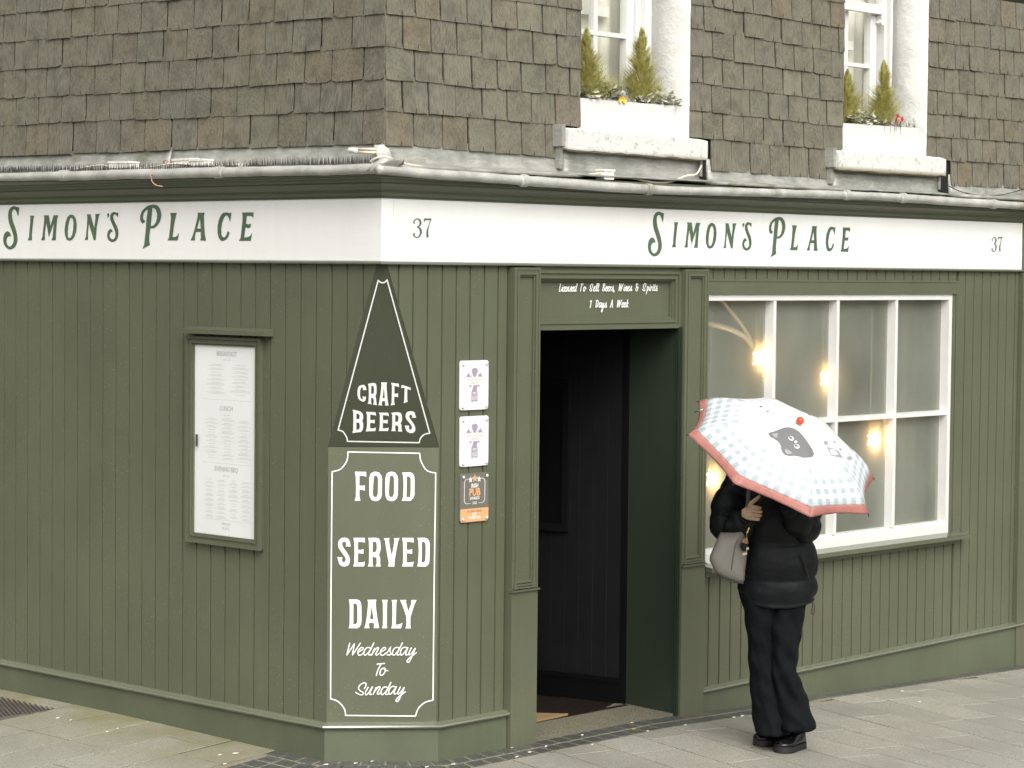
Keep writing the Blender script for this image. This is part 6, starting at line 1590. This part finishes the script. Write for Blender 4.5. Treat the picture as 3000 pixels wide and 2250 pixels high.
MB().tube(crom([tuple(PP(2160, 1580, .235)), tuple(PP(2150, 1620, .243)), tuple(PP(2143, 1670, .235))], 5), .0022, 5).build('seam', 'bag_dk', hb, True)
for dx in (0, 14):
    rings = []
    for px, py, dp in ((2168+dx*.6, 1560, .20), (2176+dx*.5, 1540, .21), (2184, 1500, .19), (2191, 1475, .165), (2193, 1440, .165), (2196, 1405, .13), (2200, 1385, .06), (2204, 1382, .0)):
        c0_ = PP(px, py, dp-.004*dx/14); rings.append([c0_+RH*.010, c0_+TW*.003, c0_-RH*.010, c0_-TW*.003])
    MB().loft(rings).build('strap', 'bag_dk', hb)
chm = thing('bag_charm', 'tan and black tassel charm with cream beads hanging on the grey bag', 'charm', tuple(PP(2186, 1560, .26)))
MB().tube([PP(2195, 1546, .25), PP(2188, 1562, .255), PP(2187, 1572, .26)], .003, 6).build('clasp', 'gold', chm)
MB().tube([PP(2188, 1572, .262), PP(2184, 1582, .262), PP(2182, 1591, .262)], [.006, .014, .018], 10).build('tan_cap', 'charm_tan', chm, True)
MB().tube([PP(2182, 1591, .262), PP(2180, 1603, .262), PP(2180, 1614, .262)], [.018, .020, .008], 10).build('black_tuft', 'charm_blk', chm, True)
for px, py in ((2190, 1607), (2185, 1622), (2178, 1624)): m_ = MB(); m_.sphere(PP(px, py, .275), .0075, 10, 7); m_.build('bead', 'bead', chm, True)
MB().tube([PP(2190, 1607, .27), PP(2185, 1622, .27)], .0012, 4).build('cord', 'bead', chm)

# ================================================================== UMBRELLA
um = thing('umbrella', 'open umbrella with pale blue gingham, red rim and a black cat face print', 'umbrella', tuple(APEX))
e1 = (cr*-276 + cu*65 - cd*97).normalized(); e2 = nU.cross(e1).normalized()
if e2.dot(cr*50 - cu*159 - cd*249) < 0: e2 = -e2
def rib(k, t):      # t 0 apex .. 1 rim
    a = k*math.pi/4; ph = t*R(62); rr = URAD*math.sin(ph)/math.sin(R(62)); hh = .195*(math.cos(ph)-math.cos(R(62)))/(1-math.cos(R(62)))
    return UC + (e1*math.cos(a) + e2*math.sin(a))*rr + nU*hh
NT, NS_ = 20, 12; TR = .893
def panel_pt(k, t, s, sag=.012):
    p, q = rib(k, t), rib(k+1, t); c = p.lerp(q, s); w = 4*s*(1-s)
    return c - nU*sag*w*t*.6 + ((UC - c).normalized()*.028*w*t**6)
can = MB(); uvs = []; 
allv = []
for k in range(8):
    base = len(can.v); grid_ = []
    for i in range(NT+1):
        t = TR*i/NT
        for j in range(NS_+1):
            can.v.append(panel_pt(k, t, j/NS_)); ch_w = (rib(k, t)-rib(k+1, t)).length
            uvs.append(((j/NS_-.5)*ch_w + .03*.5, t*.56))
    for i in range(NT):
        for j in range(NS_):
            a = base+i*(NS_+1)+j; can.f.append((a, a+1, a+NS_+2, a+NS_+1))
off = root_loc(um)
me = bpy.data.meshes.new('canopy'); me.from_pydata([v-off for v in can.v], [], can.f)
uvl = me.uv_layers.new(name='UVMap')
for lp_ in me.loops: uvl.data[lp_.index].uv = uvs[lp_.vertex_index]
me.polygons.foreach_set('use_smooth', [True]*len(me.polygons)); me.materials.append(M['gingham'])
co = bpy.data.objects.new('canopy', me); COL.objects.link(co); co.parent = um
sd_ = co.modifiers.new('thickness', 'SOLIDIFY'); sd_.thickness = .0008
mb = MB()
for k in range(8):
    base = len(mb.v)
    for i in range(5):
        t = TR+(1.0-TR)*i/4
        for j in range(NS_+1): mb.v.append(panel_pt(k, t, j/NS_) + nU*.0006 + Vector((0, 0, .0012*math.sin(j*2.1+i*2))))
    for i in range(4):
        for j in range(NS_): a = base+i*(NS_+1)+j; mb.f.append((a, a+1, a+NS_+2, a+NS_+1))
tr_ = mb.build('rim_trim', 'red_trim', um, True); sd_ = tr_.modifiers.new('thickness', 'SOLIDIFY'); sd_.thickness = .0008
for k in range(8):
    o = MB().tube([rib(k, t)-nU*.004 for t in (.02, .25, .5, .75, 1.0)], .0016, 5).build('rib', 'steel', um); 
    r1 = rib(k, 1.0); dirn = (r1-rib(k, .95)).normalized(); MB().tube([r1-dirn*.004, r1+dirn*.010], [.0026, .0018], 6).build('rib_tip', 'charm_blk', o if False else um)
    mid = rib(k, .5)-nU*.005; MB().tube([shaft(.16), mid], .0014, 5).build('stretcher', 'steel', um)
MB().tube([APEX, shaft(.62)], .0052, 8).build('shaft', 'charm_blk', um, True)
MB().tube([shaft(.15), shaft(.18)], .009, 10).build('runner', 'charm_blk', um, True)
MB().tube([shaft(.50), shaft(.515), shaft(.63), shaft(.645)], [.006, .012, .013, .009], 12).build('handle', 'charm_blk', um, True)
fin = hit(2340, 1229, APEX + nU*.012, nU); m_ = MB(); m_.sphere(APEX+nU*.023, .0195, 16, 12); m_.build('finial', 'red_ball', um, True)
MB().tube([APEX-nU*.002, APEX+nU*.012], [.010, .007], 10).build('ferrule', 'steel', um, True)
# strap with its popper, on the left rim
aa = hit(2060, 1212, rib(7, .97), -cd); MB().tube([rib(7, .9).lerp(rib(0, .9), .35)+nU*.004, rib(7, 1).lerp(rib(0, 1), .35)+nU*.003], .004, 6).build('tie_strap', 'steel', um, True)
# prints on the cloth
bvh = BVHTree.FromPolygons([v for v in can.v], can.f)
def cloth_print(name, polys, zo, mat, lift):
    x0_, y0_, sc = zo
    for lp in polys:
        mb = MB()
        P2 = [(x0_+a/sc, y0_+b/sc) for a, b in lp]
        bm = bmesh.new(); vs_ = [bm.verts.new((a, b, 0)) for a, b in P2]; bm.faces.new(vs_)
        bmesh.ops.triangulate(bm, faces=bm.faces[:])
        for _ in range(3):
            le = [e for e in bm.edges if e.calc_length() > 5]
            if le: bmesh.ops.subdivide_edges(bm, edges=le, cuts=1); bmesh.ops.triangulate(bm, faces=bm.faces[:])
        bm.verts.ensure_lookup_table(); idx = {}; vv = []
        for i, v in enumerate(bm.verts):
            d = ray(v.co.x, v.co.y).normalized(); h_ = bvh.ray_cast(CAM, d); p = h_[0] if h_[0] is not None else CAM+d*(UC-CAM).length
            nn_ = h_[1] if h_[1] is not None else nU
            if nn_.dot(d) > 0: nn_ = -nn_
            vv.append(p + nn_*lift); idx[v] = i
        mb.add(vv, [tuple(idx[v] for v in f.verts) for f in bm.faces]); bm.free()
        mb.build(name, mat, um, True)
ZU = (2000, 1140, 3.687)
ell = lambda cx, cy, rx_, ry_, an_=0, n=14: [(cx+rx_*math.cos(t)*math.cos(an_)-ry_*math.sin(t)*math.sin(an_), cy+rx_*math.cos(t)*math.sin(an_)+ry_*math.sin(t)*math.cos(an_)) for t in [2*math.pi*i/n for i in range(n)]]
cat = [(918,485),(960,465),(1000,455),(1050,432),(1100,416),(1155,414),(1210,430),(1262,465),(1310,520),(1360,590),(1400,650),(1418,700),(1405,730),(1370,742),(1305,744),(1260,730),(1200,722),(1150,725),(1100,712),(1075,685),(1062,650),(1062,622),(1045,590),(1020,560),(985,540),(950,520)]
cloth_print('cat_face_print', [cat], ZU, 'grey_print', .0016)
cloth_print('ear_print', [[(962,487),(1025,478),(1028,505),(1010,532),(985,520)], [(1100,655),(1130,652),(1185,690),(1165,705),(1125,705),(1108,685)]], ZU, 'grey_print2', .0024)
cloth_print('eye_ring_print', [ell(1170, 535, 32, 22, .5), ell(1230, 620, 32, 22, .5)], ZU, 'white_print', .0024)
cloth_print('eye_print', [ell(1164, 531, 22, 14, .5), ell(1224, 616, 22, 14, .5)], ZU, 'grey_print', .0032)
cloth_print('nose_print', [ell(1220, 573, 15, 11)], ZU, 'white_print', .0032)
cloth_print('dot_print', [ell(845, 192, 18, 8), ell(917, 247, 18, 8), ell(1296, 224, 16, 4, .5), ell(1365, 280, 16, 4, .5), ell(1640, 572, 17, 7, .8), ell(1702, 652, 17, 7, .8)], ZU, 'grey_print', .0016)
cloth_print('paw_print', [ell(1546, 582, 28, 24, .6), ell(1803, 747, 30, 20, .2), [(1552,630),(1600,632),(1680,670),(1732,745),(1660,735),(1600,718)]], ZU, 'grey_print2', .0016)
cloth_print('paw_pad_print', [[(1585,652),(1630,655),(1675,705),(1650,715),(1605,705)]], ZU, 'white_print', .0024)

print('slates', cnt[0], 'objects', len(bpy.data.objects), 'tris', sum(len(o.data.polygons) for o in bpy.data.objects if o.type == 'MESH'))
